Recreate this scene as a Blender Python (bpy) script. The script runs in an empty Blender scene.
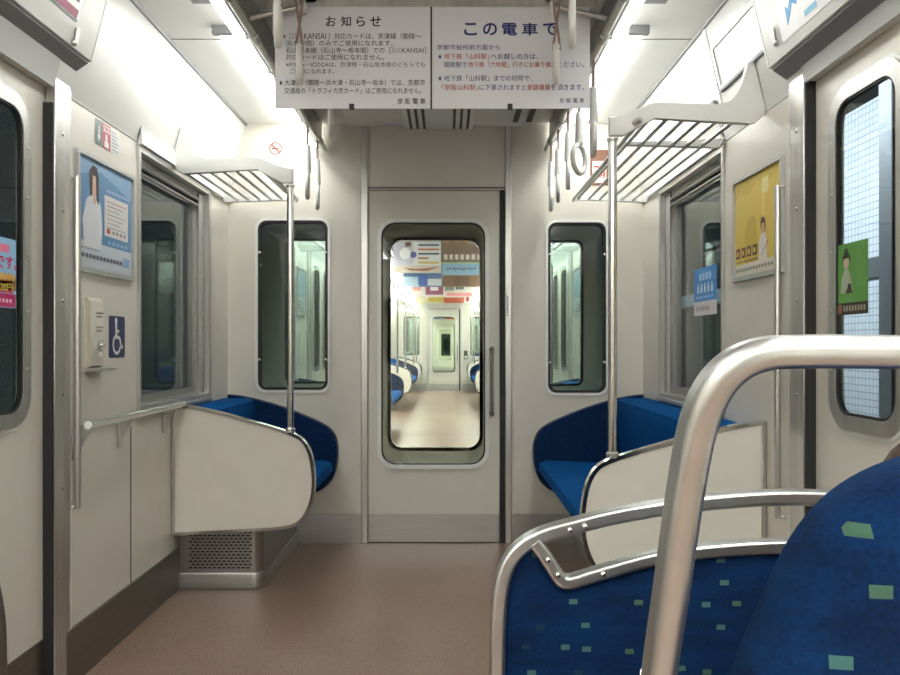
import bpy, bmesh, math, random
from mathutils import Vector, Matrix
from mathutils.geometry import tessellate_polygon
random.seed(7)
sc = bpy.context.scene
PI = math.pi

# ------------------------------------------------------------------ camera
EYE = 1.048                       # lens height above the floor (m)
cam_d = bpy.data.cameras.new('camera')
cam = bpy.data.objects.new('camera', cam_d)
sc.collection.objects.link(cam)
cam_d.sensor_fit = 'HORIZONTAL'
cam_d.sensor_width = 36.0
cam_d.lens = 36.0 * 800 / 900
cam_d.shift_x = 3.0 / 900
cam_d.shift_y = 7.5 / 900
cam_d.clip_start = 0.02
cam_d.clip_end = 100
cam.location = (0, 0, EYE)
cam.rotation_euler = (PI / 2, 0, 0)
sc.camera = cam

# ------------------------------------------------------------------ world, station light, exposure
TUBE, WIDE = 1.7, 11.0
world = bpy.data.worlds.new('night')
sc.world = world
world.use_nodes = True
world.node_tree.nodes['Background'].inputs[0].default_value = (0.010, 0.012, 0.014, 1)
world.node_tree.nodes['Background'].inputs[1].default_value = 1.0
sl = bpy.data.lights.new('station_light', 'AREA')
sl.shape = 'RECTANGLE'; sl.size = 1.0; sl.size_y = 9.0; sl.energy = 230; sl.color = (0.74, 0.87, 1.0)
slo = bpy.data.objects.new('station_light', sl)
slo.location = (3.0, 12.5, 4.4); slo.rotation_euler = (0, math.radians(-62), 0)
sc.collection.objects.link(slo)
vs = sc.view_settings
vs.view_transform = 'Standard'; vs.look = 'None'; vs.gamma = 1.0; vs.use_curve_mapping = False
vs.exposure = 1.14
sc.cycles.transparent_max_bounces = 40
sc.cycles.max_bounces = 12
sc.cycles.diffuse_bounces = 6
sc.cycles.glossy_bounces = 6
sc.cycles.use_denoising = True
sc.cycles.caustics_reflective = False

# ------------------------------------------------------------------ materials
def srgb(r, g, b):
    f = lambda c: (c / 255 / 12.92) if c / 255 <= 0.04045 else ((c / 255 + 0.055) / 1.055) ** 2.4
    return (f(r), f(g), f(b), 1)

MATS = {}
def mat(name, col, rough=0.5, metal=0.0, noise=0.0, scale=30.0, stretch=None, bump=0.0, coat=0.0, sheen=0.0, emit=None, spec=0.5):
    if name in MATS: return MATS[name]
    m = bpy.data.materials.new(name); m.use_nodes = True
    nt = m.node_tree; b = nt.nodes['Principled BSDF']
    b.inputs['Base Color'].default_value = col
    b.inputs['Roughness'].default_value = rough
    b.inputs['Metallic'].default_value = metal
    b.inputs['Coat Weight'].default_value = coat
    b.inputs['Sheen Weight'].default_value = sheen
    b.inputs['Specular IOR Level'].default_value = spec
    if emit:
        b.inputs['Emission Color'].default_value = emit[0]
        b.inputs['Emission Strength'].default_value = emit[1]
    if noise or bump:
        tc = nt.nodes.new('ShaderNodeTexCoord'); mp = nt.nodes.new('ShaderNodeMapping')
        mp.inputs['Scale'].default_value = stretch or (1, 1, 1)
        nz = nt.nodes.new('ShaderNodeTexNoise')
        nz.inputs['Scale'].default_value = scale; nz.inputs['Detail'].default_value = 5
        nt.links.new(tc.outputs['Object'], mp.inputs['Vector']); nt.links.new(mp.outputs['Vector'], nz.inputs['Vector'])
        if noise:
            mr = nt.nodes.new('ShaderNodeMapRange')
            mr.inputs['From Min'].default_value = 0.25; mr.inputs['From Max'].default_value = 0.75
            mr.inputs['To Min'].default_value = 1 - noise; mr.inputs['To Max'].default_value = 1 + noise
            mx = nt.nodes.new('ShaderNodeMix'); mx.data_type = 'RGBA'; mx.blend_type = 'MULTIPLY'
            mx.inputs[0].default_value = 1.0
            mx.inputs[6].default_value = col
            nt.links.new(nz.outputs['Fac'], mr.inputs['Value']); nt.links.new(mr.outputs['Result'], mx.inputs[7])
            nt.links.new(mx.outputs[2], b.inputs['Base Color'])
        if bump:
            bp = nt.nodes.new('ShaderNodeBump'); bp.inputs['Strength'].default_value = bump; bp.inputs['Distance'].default_value = 0.002
            nt.links.new(nz.outputs['Fac'], bp.inputs['Height']); nt.links.new(bp.outputs['Normal'], b.inputs['Normal'])
    MATS[name] = m
    return m

def glass_mat(name, tint, f0=0.05):
    m = bpy.data.materials.new(name); m.use_nodes = True
    nt = m.node_tree; nt.nodes.clear()
    out = nt.nodes.new('ShaderNodeOutputMaterial'); mix = nt.nodes.new('ShaderNodeMixShader')
    tr = nt.nodes.new('ShaderNodeBsdfTransparent'); tr.inputs[0].default_value = tint
    gl = nt.nodes.new('ShaderNodeBsdfGlossy'); gl.inputs['Roughness'].default_value = 0.0
    lw = nt.nodes.new('ShaderNodeLayerWeight'); lw.inputs['Blend'].default_value = 0.5
    pw = nt.nodes.new('ShaderNodeMath'); pw.operation = 'POWER'; pw.inputs[1].default_value = 5
    ma = nt.nodes.new('ShaderNodeMath'); ma.operation = 'MULTIPLY_ADD'; ma.inputs[1].default_value = 1 - f0; ma.inputs[2].default_value = f0
    L = nt.links.new
    L(lw.outputs['Facing'], pw.inputs[0]); L(pw.outputs[0], ma.inputs[0]); L(ma.outputs[0], mix.inputs[0])
    L(tr.outputs[0], mix.inputs[1]); L(gl.outputs[0], mix.inputs[2]); L(mix.outputs[0], out.inputs[0])
    MATS[name] = m
    return m

def moquette(name):
    """dark blue seat cloth with scattered small green rectangles woven in"""
    m = bpy.data.materials.new(name); m.use_nodes = True
    nt = m.node_tree; b = nt.nodes['Principled BSDF']; L = nt.links.new
    def math_(op, a, c=None, d=None):
        n = nt.nodes.new('ShaderNodeMath'); n.operation = op
        for i, v in enumerate((a, c, d)):
            if v is None: continue
            if isinstance(v, (int, float)): n.inputs[i].default_value = v
            else: L(v, n.inputs[i])
        return n.outputs[0]
    tc = nt.nodes.new('ShaderNodeTexCoord'); sx = nt.nodes.new('ShaderNodeSeparateXYZ')
    L(tc.outputs['Object'], sx.inputs[0])
    v = math_('DIVIDE', sx.outputs['Z'], 0.034)
    row = math_('FLOOR', v); fv = math_('SUBTRACT', v, row)
    sh = math_('MULTIPLY', row, 0.37)
    u = math_('ADD', math_('DIVIDE', sx.outputs['X'], 0.052), sh)
    cell = math_('FLOOR', u); fu = math_('SUBTRACT', u, cell)
    cb = nt.nodes.new('ShaderNodeCombineXYZ'); L(cell, cb.inputs[0]); L(row, cb.inputs[1])
    wn = nt.nodes.new('ShaderNodeTexWhiteNoise'); wn.noise_dimensions = '2D'; L(cb.outputs[0], wn.inputs['Vector'])
    sc3 = nt.nodes.new('ShaderNodeSeparateColor'); L(wn.outputs['Color'], sc3.inputs[0])
    du = math_('ABSOLUTE', math_('SUBTRACT', math_('SUBTRACT', fu, 0.5), math_('MULTIPLY', math_('SUBTRACT', sc3.outputs[0], 0.5), 0.4)))
    dv = math_('ABSOLUTE', math_('SUBTRACT', math_('SUBTRACT', fv, 0.5), math_('MULTIPLY', math_('SUBTRACT', sc3.outputs[1], 0.5), 0.3)))
    sn = nt.nodes.new('ShaderNodeSeparateXYZ'); L(tc.outputs['Normal'], sn.inputs[0])
    face = math_('GREATER_THAN', math_('ABSOLUTE', sn.outputs['Y']), 0.5)
    mask = math_('MULTIPLY', math_('MULTIPLY', math_('LESS_THAN', du, 0.125), math_('LESS_THAN', dv, 0.115)), face)
    ramp = nt.nodes.new('ShaderNodeValToRGB'); ramp.color_ramp.interpolation = 'CONSTANT'
    e = ramp.color_ramp.elements
    e[0].position = 0; e[0].color = (0.045, 0.115, 0.108, 1)
    e[1].position = 0.27; e[1].color = (0.008, 0.028, 0.050, 1)
    x = e.new(0.45); x.color = (0.045, 0.098, 0.066, 1)
    x = e.new(0.58); x.color = (0.001, 0.012, 0.050, 1)
    L(sc3.outputs[2], ramp.inputs[0])
    wv = nt.nodes.new('ShaderNodeTexNoise'); wv.inputs['Scale'].default_value = 260; wv.inputs['Detail'].default_value = 3
    bg = nt.nodes.new('ShaderNodeTexNoise'); bg.inputs['Scale'].default_value = 24
    mp = nt.nodes.new('ShaderNodeMapping'); mp.inputs['Scale'].default_value = (0.35, 1, 1.3)
    L(tc.outputs['Object'], mp.inputs[0]); L(mp.outputs[0], bg.inputs['Vector']); L(tc.outputs['Object'], wv.inputs['Vector'])
    r2 = nt.nodes.new('ShaderNodeValToRGB'); ee = r2.color_ramp.elements
    ee[0].position = 0.35; ee[0].color = (0.0006, 0.0072, 0.030, 1); ee[1].position = 0.68; ee[1].color = (0.0012, 0.022, 0.083, 1)
    ad = math_('ADD', math_('MULTIPLY', bg.outputs['Fac'], 0.6), math_('MULTIPLY', wv.outputs['Fac'], 0.4))
    L(ad, r2.inputs[0])
    mx = nt.nodes.new('ShaderNodeMix'); mx.data_type = 'RGBA'
    L(mask, mx.inputs[0]); L(r2.outputs[0], mx.inputs[6]); L(ramp.outputs[0], mx.inputs[7]); L(mx.outputs[2], b.inputs['Base Color'])
    bp = nt.nodes.new('ShaderNodeBump'); bp.inputs['Strength'].default_value = 0.5; bp.inputs['Distance'].default_value = 0.001
    L(wv.outputs['Fac'], bp.inputs['Height']); L(bp.outputs[0], b.inputs['Normal'])
    b.inputs['Roughness'].default_value = 0.95; b.inputs['Specular IOR Level'].default_value = 0.15
    b.inputs['Sheen Weight'].default_value = 0.10; b.inputs['Sheen Tint'].default_value = (0.12, 0.35, 0.8, 1)
    MATS[name] = m
    return m

def floor_mat():
    m = bpy.data.materials.new('speckled_vinyl'); m.use_nodes = True
    nt = m.node_tree; b = nt.nodes['Principled BSDF']; L = nt.links.new
    tc = nt.nodes.new('ShaderNodeTexCoord')
    n1 = nt.nodes.new('ShaderNodeTexNoise'); n1.inputs['Scale'].default_value = 220; n1.inputs['Detail'].default_value = 2
    n2 = nt.nodes.new('ShaderNodeTexNoise'); n2.inputs['Scale'].default_value = 3.0; n2.inputs['Detail'].default_value = 4
    L(tc.outputs['Object'], n1.inputs['Vector']); L(tc.outputs['Object'], n2.inputs['Vector'])
    r = nt.nodes.new('ShaderNodeValToRGB'); e = r.color_ramp.elements
    e[0].position = 0.36; e[0].color = srgb(112, 92, 80); e[1].position = 0.62; e[1].color = srgb(153, 128, 112)
    L(n1.outputs['Fac'], r.inputs[0])
    mr = nt.nodes.new('ShaderNodeMapRange'); mr.inputs['From Min'].default_value = 0.3; mr.inputs['From Max'].default_value = 0.7
    mr.inputs['To Min'].default_value = 0.9; mr.inputs['To Max'].default_value = 1.06
    L(n2.outputs['Fac'], mr.inputs[0])
    mx = nt.nodes.new('ShaderNodeMix'); mx.data_type = 'RGBA'; mx.blend_type = 'MULTIPLY'; mx.inputs[0].default_value = 1
    L(r.outputs[0], mx.inputs[6]); L(mr.outputs[0], mx.inputs[7]); L(mx.outputs[2], b.inputs['Base Color'])
    b.inputs['Roughness'].default_value = 0.34; b.inputs['Specular IOR Level'].default_value = 0.45
    MATS['floor'] = m
    return m

def tile_mat():
    m = bpy.data.materials.new('white_tile'); m.use_nodes = True
    nt = m.node_tree; b = nt.nodes['Principled BSDF']; L = nt.links.new
    tc = nt.nodes.new('ShaderNodeTexCoord'); sx = nt.nodes.new('ShaderNodeSeparateXYZ'); cb = nt.nodes.new('ShaderNodeCombineXYZ')
    L(tc.outputs['Object'], sx.inputs[0]); L(sx.outputs['Y'], cb.inputs[0]); L(sx.outputs['Z'], cb.inputs[1])
    br = nt.nodes.new('ShaderNodeTexBrick'); br.offset = 0.0
    br.inputs['Color1'].default_value = (0.78, 0.80, 0.84, 1); br.inputs['Color2'].default_value = (0.70, 0.73, 0.79, 1)
    br.inputs['Mortar'].default_value = (0.30, 0.33, 0.38, 1)
    br.inputs['Scale'].default_value = 1.0; br.inputs['Mortar Size'].default_value = 0.007
    br.inputs['Brick Width'].default_value = 0.108; br.inputs['Row Height'].default_value = 0.108
    L(cb.outputs[0], br.inputs['Vector']); L(br.outputs['Color'], b.inputs['Base Color'])
    b.inputs['Roughness'].default_value = 0.3
    MATS['tile'] = m
    return m

CREAM = mat('cream_laminate', srgb(219, 215, 205), 0.36, noise=0.03, scale=9)
ENDCREAM = mat('cream_end_laminate', srgb(214, 210, 199), 0.42, noise=0.03, scale=9)
CEIL = mat('white_ceiling_panel', srgb(226, 226, 222), 0.45, noise=0.02, scale=6)
UPPER = mat('white_gloss_panel', srgb(206, 206, 202), 0.30, noise=0.015, scale=6)
SEAM = mat('dark_seam', srgb(104, 100, 94), 0.6)
STEEL = mat('brushed_stainless', (0.62, 0.61, 0.59, 1), 0.36, 1.0, noise=0.10, scale=60, stretch=(1, 1, 0.05))
DSTEEL = mat('dull_dark_stainless', (0.26, 0.24, 0.22, 1), 0.42, 1.0, noise=0.12, scale=70, stretch=(0.05, 0.05, 1))
LSTEEL = mat('light_stainless', (0.50, 0.50, 0.485, 1), 0.40, 1.0, noise=0.08, scale=60, stretch=(0.05, 0.05, 1))
MSTEEL = mat('mid_stainless', (0.36, 0.35, 0.34, 1), 0.36, 1.0, noise=0.08, scale=60, stretch=(1, 1, 0.05))
CHROME = mat('polished_chrome', (0.72, 0.71, 0.69, 1), 0.14, 1.0)
ALU = mat('satin_aluminium', (0.62, 0.635, 0.635, 1), 0.34, 1.0, noise=0.05, scale=25)
ALUD = mat('anodised_window_aluminium', (0.42, 0.42, 0.41, 1), 0.33, 1.0)
SOFFIT = mat('light_grey_soffit', srgb(166, 167, 164), 0.45)
RUBBER = mat('black_rubber', (0.012, 0.012, 0.012, 1), 0.6)
DARKGREY = mat('dark_grey_paint', srgb(58, 58, 56), 0.5)
MIDGREY = mat('mid_grey_paint', srgb(128, 130, 130), 0.45)
BOXGREY = mat('grey_metal_soffit', srgb(134, 137, 140), 0.4)
EXTGREY = mat('exterior_grey_paint', srgb(224, 224, 212), 0.45)
BELLOWS = mat('gangway_bellows', srgb(190, 190, 182), 0.7)
WPLASTIC = mat('white_plastic', srgb(236, 236, 232), 0.35)
WPAINT = mat('white_painted_metal', srgb(232, 233, 230), 0.3)
BEIGEPL = mat('beige_plastic', srgb(212, 206, 192), 0.4)
LEATHER = mat('pinkish_strap_webbing', srgb(158, 134, 128), 0.8)
NAVY = mat('navy_moquette', (0.002, 0.020, 0.070, 1), 0.95, noise=0.30, scale=60, bump=0.5, sheen=0.12, spec=0.15)
BLUE = mat('blue_moquette', (0.001, 0.078, 0.275, 1), 0.95, noise=0.22, scale=50, bump=0.5, spec=0.1)
MOQ = moquette('patterned_moquette')
FLOOR = floor_mat()
TILE = tile_mat()
GLASS = glass_mat('window_glass', (0.86, 0.93, 0.89, 1), 0.045)
DGLASS = glass_mat('door_glass', (0.955, 0.98, 0.95, 1), 0.03)
EGLASS = glass_mat('tinted_end_glass', (0.76, 0.82, 0.79, 1), 0.045)
LIT = mat('lamp_diffuser', (0.9, 0.9, 0.9, 1), 0.5, emit=((0.99, 1.0, 0.96, 1), TUBE))
LITW = mat('lamp_wide_diffuser', (0.9, 0.9, 0.9, 1), 0.5, emit=((0.99, 1.0, 0.96, 1), WIDE))
PAPER = mat('white_card', srgb(236, 237, 243), 0.5)
INK = mat('black_ink', (0.012, 0.012, 0.014, 1), 0.6)
INKB = mat('navy_ink', srgb(30, 48, 120), 0.6)
INKR = mat('red_ink', srgb(190, 60, 60), 0.6)
HAIR = mat('brown_hair', srgb(64, 42, 26), 0.6, noise=0.4, scale=120, stretch=(1, 1, 0.1), bump=0.6)
SKIN = mat('skin', srgb(214, 168, 140), 0.55)
CLOTH = mat('charcoal_coat', srgb(52, 50, 54), 0.9, noise=0.1, scale=80)
def ink(r, g, b, rough=0.4): return mat('print_%d_%d_%d' % (r, g, b), srgb(r, g, b), rough)

# ------------------------------------------------------------------ mesh helpers (all shapes are given in world metres)
XZ = lambda u, v, w: (u, w, v)
YZ = lambda u, v, w: (w, u, v)
XY = lambda u, v, w: (u, v, w)

def box(bm, x0, x1, y0, y1, z0, z1, bev=0.0, seg=2):
    vs_ = [bm.verts.new((x, y, z)) for x in (x0, x1) for y in (y0, y1) for z in (z0, z1)]
    F = [(0, 1, 3, 2), (4, 6, 7, 5), (0, 4, 5, 1), (2, 3, 7, 6), (0, 2, 6, 4), (1, 5, 7, 3)]
    fs = [bm.faces.new([vs_[i] for i in f]) for f in F]
    if bev:
        es = set(e for f in fs for e in f.edges)
        bmesh.ops.bevel(bm, geom=list(es), offset=bev, segments=seg, profile=0.5, affect='EDGES')
    return bm

def plate(bm, loops, w0, w1, pl):
    """flat plate with holes: loops[0] outline, others holes, extruded from w0 to w1"""
    tris = tessellate_polygon([[Vector((u, v, 0)) for u, v in l] for l in loops])
    flat = [p for l in loops for p in l]
    a = [bm.verts.new(pl(u, v, w0)) for u, v in flat]
    b = [bm.verts.new(pl(u, v, w1)) for u, v in flat]
    for t in tris:
        bm.faces.new([a[i] for i in t]); bm.faces.new([b[i] for i in reversed(t)])
    k = 0
    for l in loops:
        n = len(l)
        for i in range(n):
            j = (i + 1) % n
            bm.faces.new((a[k + i], a[k + j], b[k + j], b[k + i]))
        k += n
    return bm

def slab(bm, loop, w0, w1, pl, bev=0.0, seg=3, both=True):
    """solid of one outline with softened rims"""
    a = [bm.verts.new(pl(u, v, w0)) for u, v in loop]
    b = [bm.verts.new(pl(u, v, w1)) for u, v in loop]
    n = len(loop)
    fa = bm.faces.new(a); fb = bm.faces.new(list(reversed(b)))
    for i in range(n):
        j = (i + 1) % n
        bm.faces.new((a[i], b[i], b[j], a[j]))
    if bev:
        es = list(fa.edges) + (list(fb.edges) if both else [])
        bmesh.ops.bevel(bm, geom=es, offset=bev, segments=seg, profile=0.5, affect='EDGES')
    return bm

def pillow(bm, loop, w0, w1, pl, soft=0.30):
    """upholstered panel: flat back at w1, softly domed front at w0"""
    n = len(loop); cu = sum(p[0] for p in loop) / n; cv = sum(p[1] for p in loop) / n
    rings = [[bm.verts.new(pl(u, v, w1)) for u, v in loop]]
    bm.faces.new(rings[0])
    for k in range(15):
        t = (k / 14) ** 1.7 * 0.96
        h = (1 - (1 - min(t / soft, 1)) ** 2.4) ** 0.5
        w = w1 - 0.012 + (w0 - w1 + 0.012) * h
        rings.append([bm.verts.new(pl(cu + (u - cu) * (1 - t), cv + (v - cv) * (1 - t), w)) for u, v in loop])
    for A, Bq in zip(rings, rings[1:]):
        for i in range(n):
            j = (i + 1) % n
            bm.faces.new((A[i], A[j], Bq[j], Bq[i]))
    bm.faces.new(rings[-1])
    return bm

def rr(u0, v0, u1, v1, r, n=6):
    p = []
    for cx, cy, a0 in ((u1 - r, v0 + r, -90), (u1 - r, v1 - r, 0), (u0 + r, v1 - r, 90), (u0 + r, v0 + r, 180)):
        for i in range(n + 1):
            a = math.radians(a0 + 90 * i / n)
            p.append((cx + r * math.cos(a), cy + r * math.sin(a)))
    return p

def rect(u0, v0, u1, v1): return [(u0, v0), (u1, v0), (u1, v1), (u0, v1)]

def fillet(pts, r, n=6):
    """round the inner corners of a 3D polyline"""
    P = [Vector(p) for p in pts]; out = [P[0]]
    for i in range(1, len(P) - 1):
        a, b, c = P[i - 1], P[i], P[i + 1]
        d1 = (a - b); d2 = (c - b)
        t = min(r, d1.length * 0.49, d2.length * 0.49)
        p, q = b + d1.normalized() * t, b + d2.normalized() * t
        for k in range(n + 1):
            s = k / n
            out.append(p * (1 - s) ** 2 + b * 2 * s * (1 - s) + q * s * s)
    out.append(P[-1])
    return out

def spline(pts, n=8):
    P = [Vector(p) for p in pts]; out = []
    for i in range(len(P) - 1):
        p0, p1, p2, p3 = P[max(i - 1, 0)], P[i], P[i + 1], P[min(i + 2, len(P) - 1)]
        for k in range(n):
            t = k / n
            out.append(0.5 * ((2 * p1) + (p2 - p0) * t + (2 * p0 - 5 * p1 + 4 * p2 - p3) * t * t + (3 * p1 - p0 - 3 * p2 + p3) * t ** 3))
    out.append(P[-1])
    return out

def circ(r, n=12): return [(r * math.cos(2 * PI * i / n), r * math.sin(2 * PI * i / n)) for i in range(n)]

def sweep(bm, pts, prof, up=(0, 0, 1), closed=False):
    """sweep a closed 2D profile (side, up) along a polyline"""
    P = [Vector(p) for p in pts]; n = len(P); rings = []
    up = Vector(up)
    for i in range(n):
        if closed: t = P[(i + 1) % n] - P[i - 1]
        else: t = P[min(i + 1, n - 1)] - P[max(i - 1, 0)]
        t.normalize()
        s = t.cross(up)
        if s.length < 1e-4: s = t.cross(Vector((1, 0, 0.01)))
        s.normalize(); u = s.cross(t)
        rings.append([bm.verts.new(P[i] + s * a + u * b) for a, b in prof])
    m = len(prof)
    for i in range(n if closed else n - 1):
        A, B = rings[i], rings[(i + 1) % n]
        for j in range(m):
            k = (j + 1) % m
            bm.faces.new((A[j], A[k], B[k], B[j]))
    if not closed:
        bm.faces.new(list(reversed(rings[0]))); bm.faces.new(rings[-1])
    return bm

def tube(bm, a, b, r, n=14):
    d = Vector(b) - Vector(a)
    up = (0, 0, 1) if abs(d.normalized().z) < 0.9 else (1, 0, 0)
    return sweep(bm, [a, b], circ(r, n), up)

def ball(bm, c, r, sx=1, sy=1, sz=1, seg=12):
    bmesh.ops.create_uvsphere(bm, u_segments=seg, v_segments=max(6, seg // 2 + 2), radius=1,
                              matrix=Matrix.Translation(c) @ Matrix.Diagonal((r * sx, r * sy, r * sz, 1)))
    return bm

def lathe(bm, c, prof, axis='z', n=16):
    """profile of (radius, height) turned about an axis through c"""
    rings = []
    for r, h in prof:
        ring = []
        for i in range(n):
            a = 2 * PI * i / n; p = (r * math.cos(a), r * math.sin(a), h)
            if axis == 'y': p = (p[0], h, p[1])
            if axis == 'x': p = (h, p[0], p[1])
            ring.append(bm.verts.new(Vector(c) + Vector(p)))
        rings.append(ring)
    for A, B in zip(rings, rings[1:]):
        for j in range(n):
            k = (j + 1) % n
            bm.faces.new((A[j], A[k], B[k], B[j]))
    bm.faces.new(rings[0]); bm.faces.new(rings[-1])
    return bm

OFF = {}
def tag(o, label=None, cat=None, group=None, kind=None):
    if label: o['label'] = label
    if cat: o['category'] = cat
    if group: o['group'] = group
    if kind: o['kind'] = kind
    return o

def thing(name, label, cat, loc, group=None):
    o = bpy.data.objects.new(name, None); sc.collection.objects.link(o)
    o.location = loc; o.empty_display_size = 0.05
    OFF[o.name] = Vector(loc)
    return tag(o, label, cat, group)

def finish(bm, mesh, off, smooth=True):
    bmesh.ops.recalc_face_normals(bm, faces=bm.faces)
    bmesh.ops.translate(bm, verts=bm.verts, vec=-off)
    for f in bm.faces: f.smooth = smooth
    bm.to_mesh(mesh); bm.free()
    if smooth: mesh.set_sharp_from_angle(angle=math.radians(38))

def obj(name, bm, m, parent=None, label=None, cat=None, group=None, kind=None):
    if parent is not None: off = OFF[parent.name]
    else:
        xs = [v.co for v in bm.verts]
        lo = Vector([min(c[i] for c in xs) for i in range(3)]); hi = Vector([max(c[i] for c in xs) for i in range(3)])
        off = Vector(((lo.x + hi.x) / 2, (lo.y + hi.y) / 2, lo.z))
    me = bpy.data.meshes.new(name)
    finish(bm, me, off)
    me.materials.append(m)
    o = bpy.data.objects.new(name, me); sc.collection.objects.link(o)
    if parent is not None: o.parent = parent
    else: o.location = off
    OFF[o.name] = off
    return tag(o, label, cat, group, kind)

def B(): return bmesh.new()

TEXT = {}
def text_mesh(body, bold=0.0):
    k = (body, bold)
    if k in TEXT: return TEXT[k]
    c = bpy.data.curves.new('t', 'FONT'); c.body = body; c.offset = bold; c.resolution_u = 3
    o = bpy.data.objects.new('t', c); sc.collection.objects.link(o)
    d = bpy.context.evaluated_depsgraph_get(); d.update()
    me = bpy.data.meshes.new_from_object(o.evaluated_get(d))
    V = [(v.co.x, v.co.y) for v in me.vertices]; Fc = [tuple(p.vertices) for p in me.polygons]
    bpy.data.objects.remove(o); bpy.data.curves.remove(c); bpy.data.meshes.remove(me)
    x0, x1 = min(v[0] for v in V), max(v[0] for v in V); y0, y1 = min(v[1] for v in V), max(v[1] for v in V)
    TEXT[k] = ([((x - x0) / (x1 - x0), (y - y0) / (y1 - y0)) for x, y in V], Fc)
    return TEXT[k]

class Flat:
    """printed matter: flat patches of ink on one surface, one mesh with a material per ink"""
    def __init__(s, pl, w, sign, layer=0.0004):
        s.bm = bmesh.new(); s.pl = pl; s.w = w; s.sign = sign; s.layer = layer; s.mats = []
    def mi(s, m):
        if m not in s.mats: s.mats.append(m)
        return s.mats.index(m)
    def poly(s, pts, m, k=1):
        f = s.bm.faces.new([s.bm.verts.new(s.pl(u, v, s.w + s.sign * s.layer * k)) for u, v in pts]); f.material_index = s.mi(m)
    def rect(s, u0, v0, u1, v1, m, k=1): s.poly(rect(u0, v0, u1, v1), m, k)
    def disc(s, u, v, r, m, k=1, sy=1.0): s.poly([(u + r * a, v + r * sy * b) for a, b in circ(1, 20)], m, k)
    def ring(s, u, v, r, t, m, k=1, sy=1.0, a0=0, a1=360):
        n = 28
        for i in range(n):
            p, q = math.radians(a0 + (a1 - a0) * i / n), math.radians(a0 + (a1 - a0) * (i + 1) / n)
            s.poly([(u + R * math.cos(a), v + R * sy * math.sin(a)) for R, a in ((r, p), (r, q), (r - t, q), (r - t, p))], m, k)
    def text(s, body, u0, v0, u1, v1, m, k=2, bold=0.0):
        V, Fc = text_mesh(body, bold); i = s.mi(m)
        vv = [s.bm.verts.new(s.pl(u0 + (u1 - u0) * x, v0 + (v1 - v0) * y, s.w + s.sign * s.layer * k)) for x, y in V]
        for f in Fc:
            try: s.bm.faces.new([vv[j] for j in f]).material_index = i
            except ValueError: pass
    def build(s, name, parent=None, **kw):
        off = OFF[parent.name] if parent is not None else None
        if off is None:
            xs = [v.co for v in s.bm.verts]
            lo = Vector([min(c[i] for c in xs) for i in range(3)]); hi = Vector([max(c[i] for c in xs) for i in range(3)])
            off = Vector(((lo.x + hi.x) / 2, (lo.y + hi.y) / 2, lo.z))
        me = bpy.data.meshes.new(name)
        bmesh.ops.translate(s.bm, verts=s.bm.verts, vec=-off)
        s.bm.to_mesh(me); s.bm.free()
        for m in s.mats: me.materials.append(m)
        o = bpy.data.objects.new(name, me); sc.collection.objects.link(o)
        if parent is not None: o.parent = parent
        else: o.location = off
        OFF[o.name] = off
        return tag(o, **kw)

# ------------------------------------------------------------------ the car body
C = -0.060                 # car centre line
HW, HT, ZB, ZC = 1.0985, 1.005, 1.81, 2.217     # half width at wall and at cornice, wall bend height, ceiling height
END = 4.233                # end wall of this car
def X(s, d): return C + s * d

def dpl(s):                # plane across the car: (distance from centre, z, y)
    return lambda d, z, y: (X(s, d), y, z)

DOORW = (-0.418, 0.278, 1.868)                       # gangway door: x0, x1, top
WIN_E = [(-1.000, 0.810, -0.630, 1.706), (0.534, 0.795, 0.841, 1.696)]

def shell(y0, y1, near, far, side_holes, doors, first):
    """one car: floor, ceiling, side walls with their openings, end walls"""
    b = B(); box(b, C - 1.16, C + 1.16, y0, y1, -0.04, 0.0); obj('floor', b, FLOOR, kind='structure')
    b = B(); box(b, C - 1.12, C + 1.12, y0, y1, ZC, ZC + 0.04); obj('ceiling', b, CEIL, kind='structure')
    for s, side in ((-1, 'left'), (1, 'right')):
        w0 = X(s, HW); w1 = X(s, HW + 0.025)
        loop = [(y0, 0)]
        for a, c in doors: loop += [(a, 0), (a, ZB), (c, ZB), (c, 0)] if False else []
        loop = [(y0, 0)]
        for a, c in doors: loop += [(a, 0), (a, ZB - 0.0005), (c, ZB - 0.0005), (c, 0)]
        loop += [(y1, 0), (y1, ZB), (y0, ZB)]
        b = B(); plate(b, [loop] + [rect(*h) for h in side_holes], w0, w1, YZ)
        wl = obj('wall_' + side, b, CREAM, kind='structure')
        b = B(); plate(b, [[(HW, ZB), (HW + 0.025, ZB), (HT + 0.03, ZC + 0.03), (HT, ZC)]], y0, y1, dpl(s))
        obj('cornice_panel', b, UPPER, wl)
        if first:
            b = B(); plate(b, [[(HW + 0.001, ZB - 0.006), (HW - 0.003, ZB - 0.004), (HW - 0.004, ZB + 0.004), (HW, ZB + 0.006)]], y0, y1, dpl(s))
            obj('panel_joint', b, UPPER, wl)
            b = B(); plate(b, [[(HT + 0.006, ZC - 0.010), (HT - 0.006, ZC - 0.009), (HT - 0.010, ZC), (HT + 0.006, ZC)]], y0, y1, dpl(s))
            obj('trim_1' if s < 0 else 'trim_2', b, MIDGREY, kind='structure')
    for yy, dr in ((y0, -1), (y1, 1)):
        if (dr < 0 and not near) or (dr > 0 and not far): continue
        end_wall(yy, dr, first)

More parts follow.
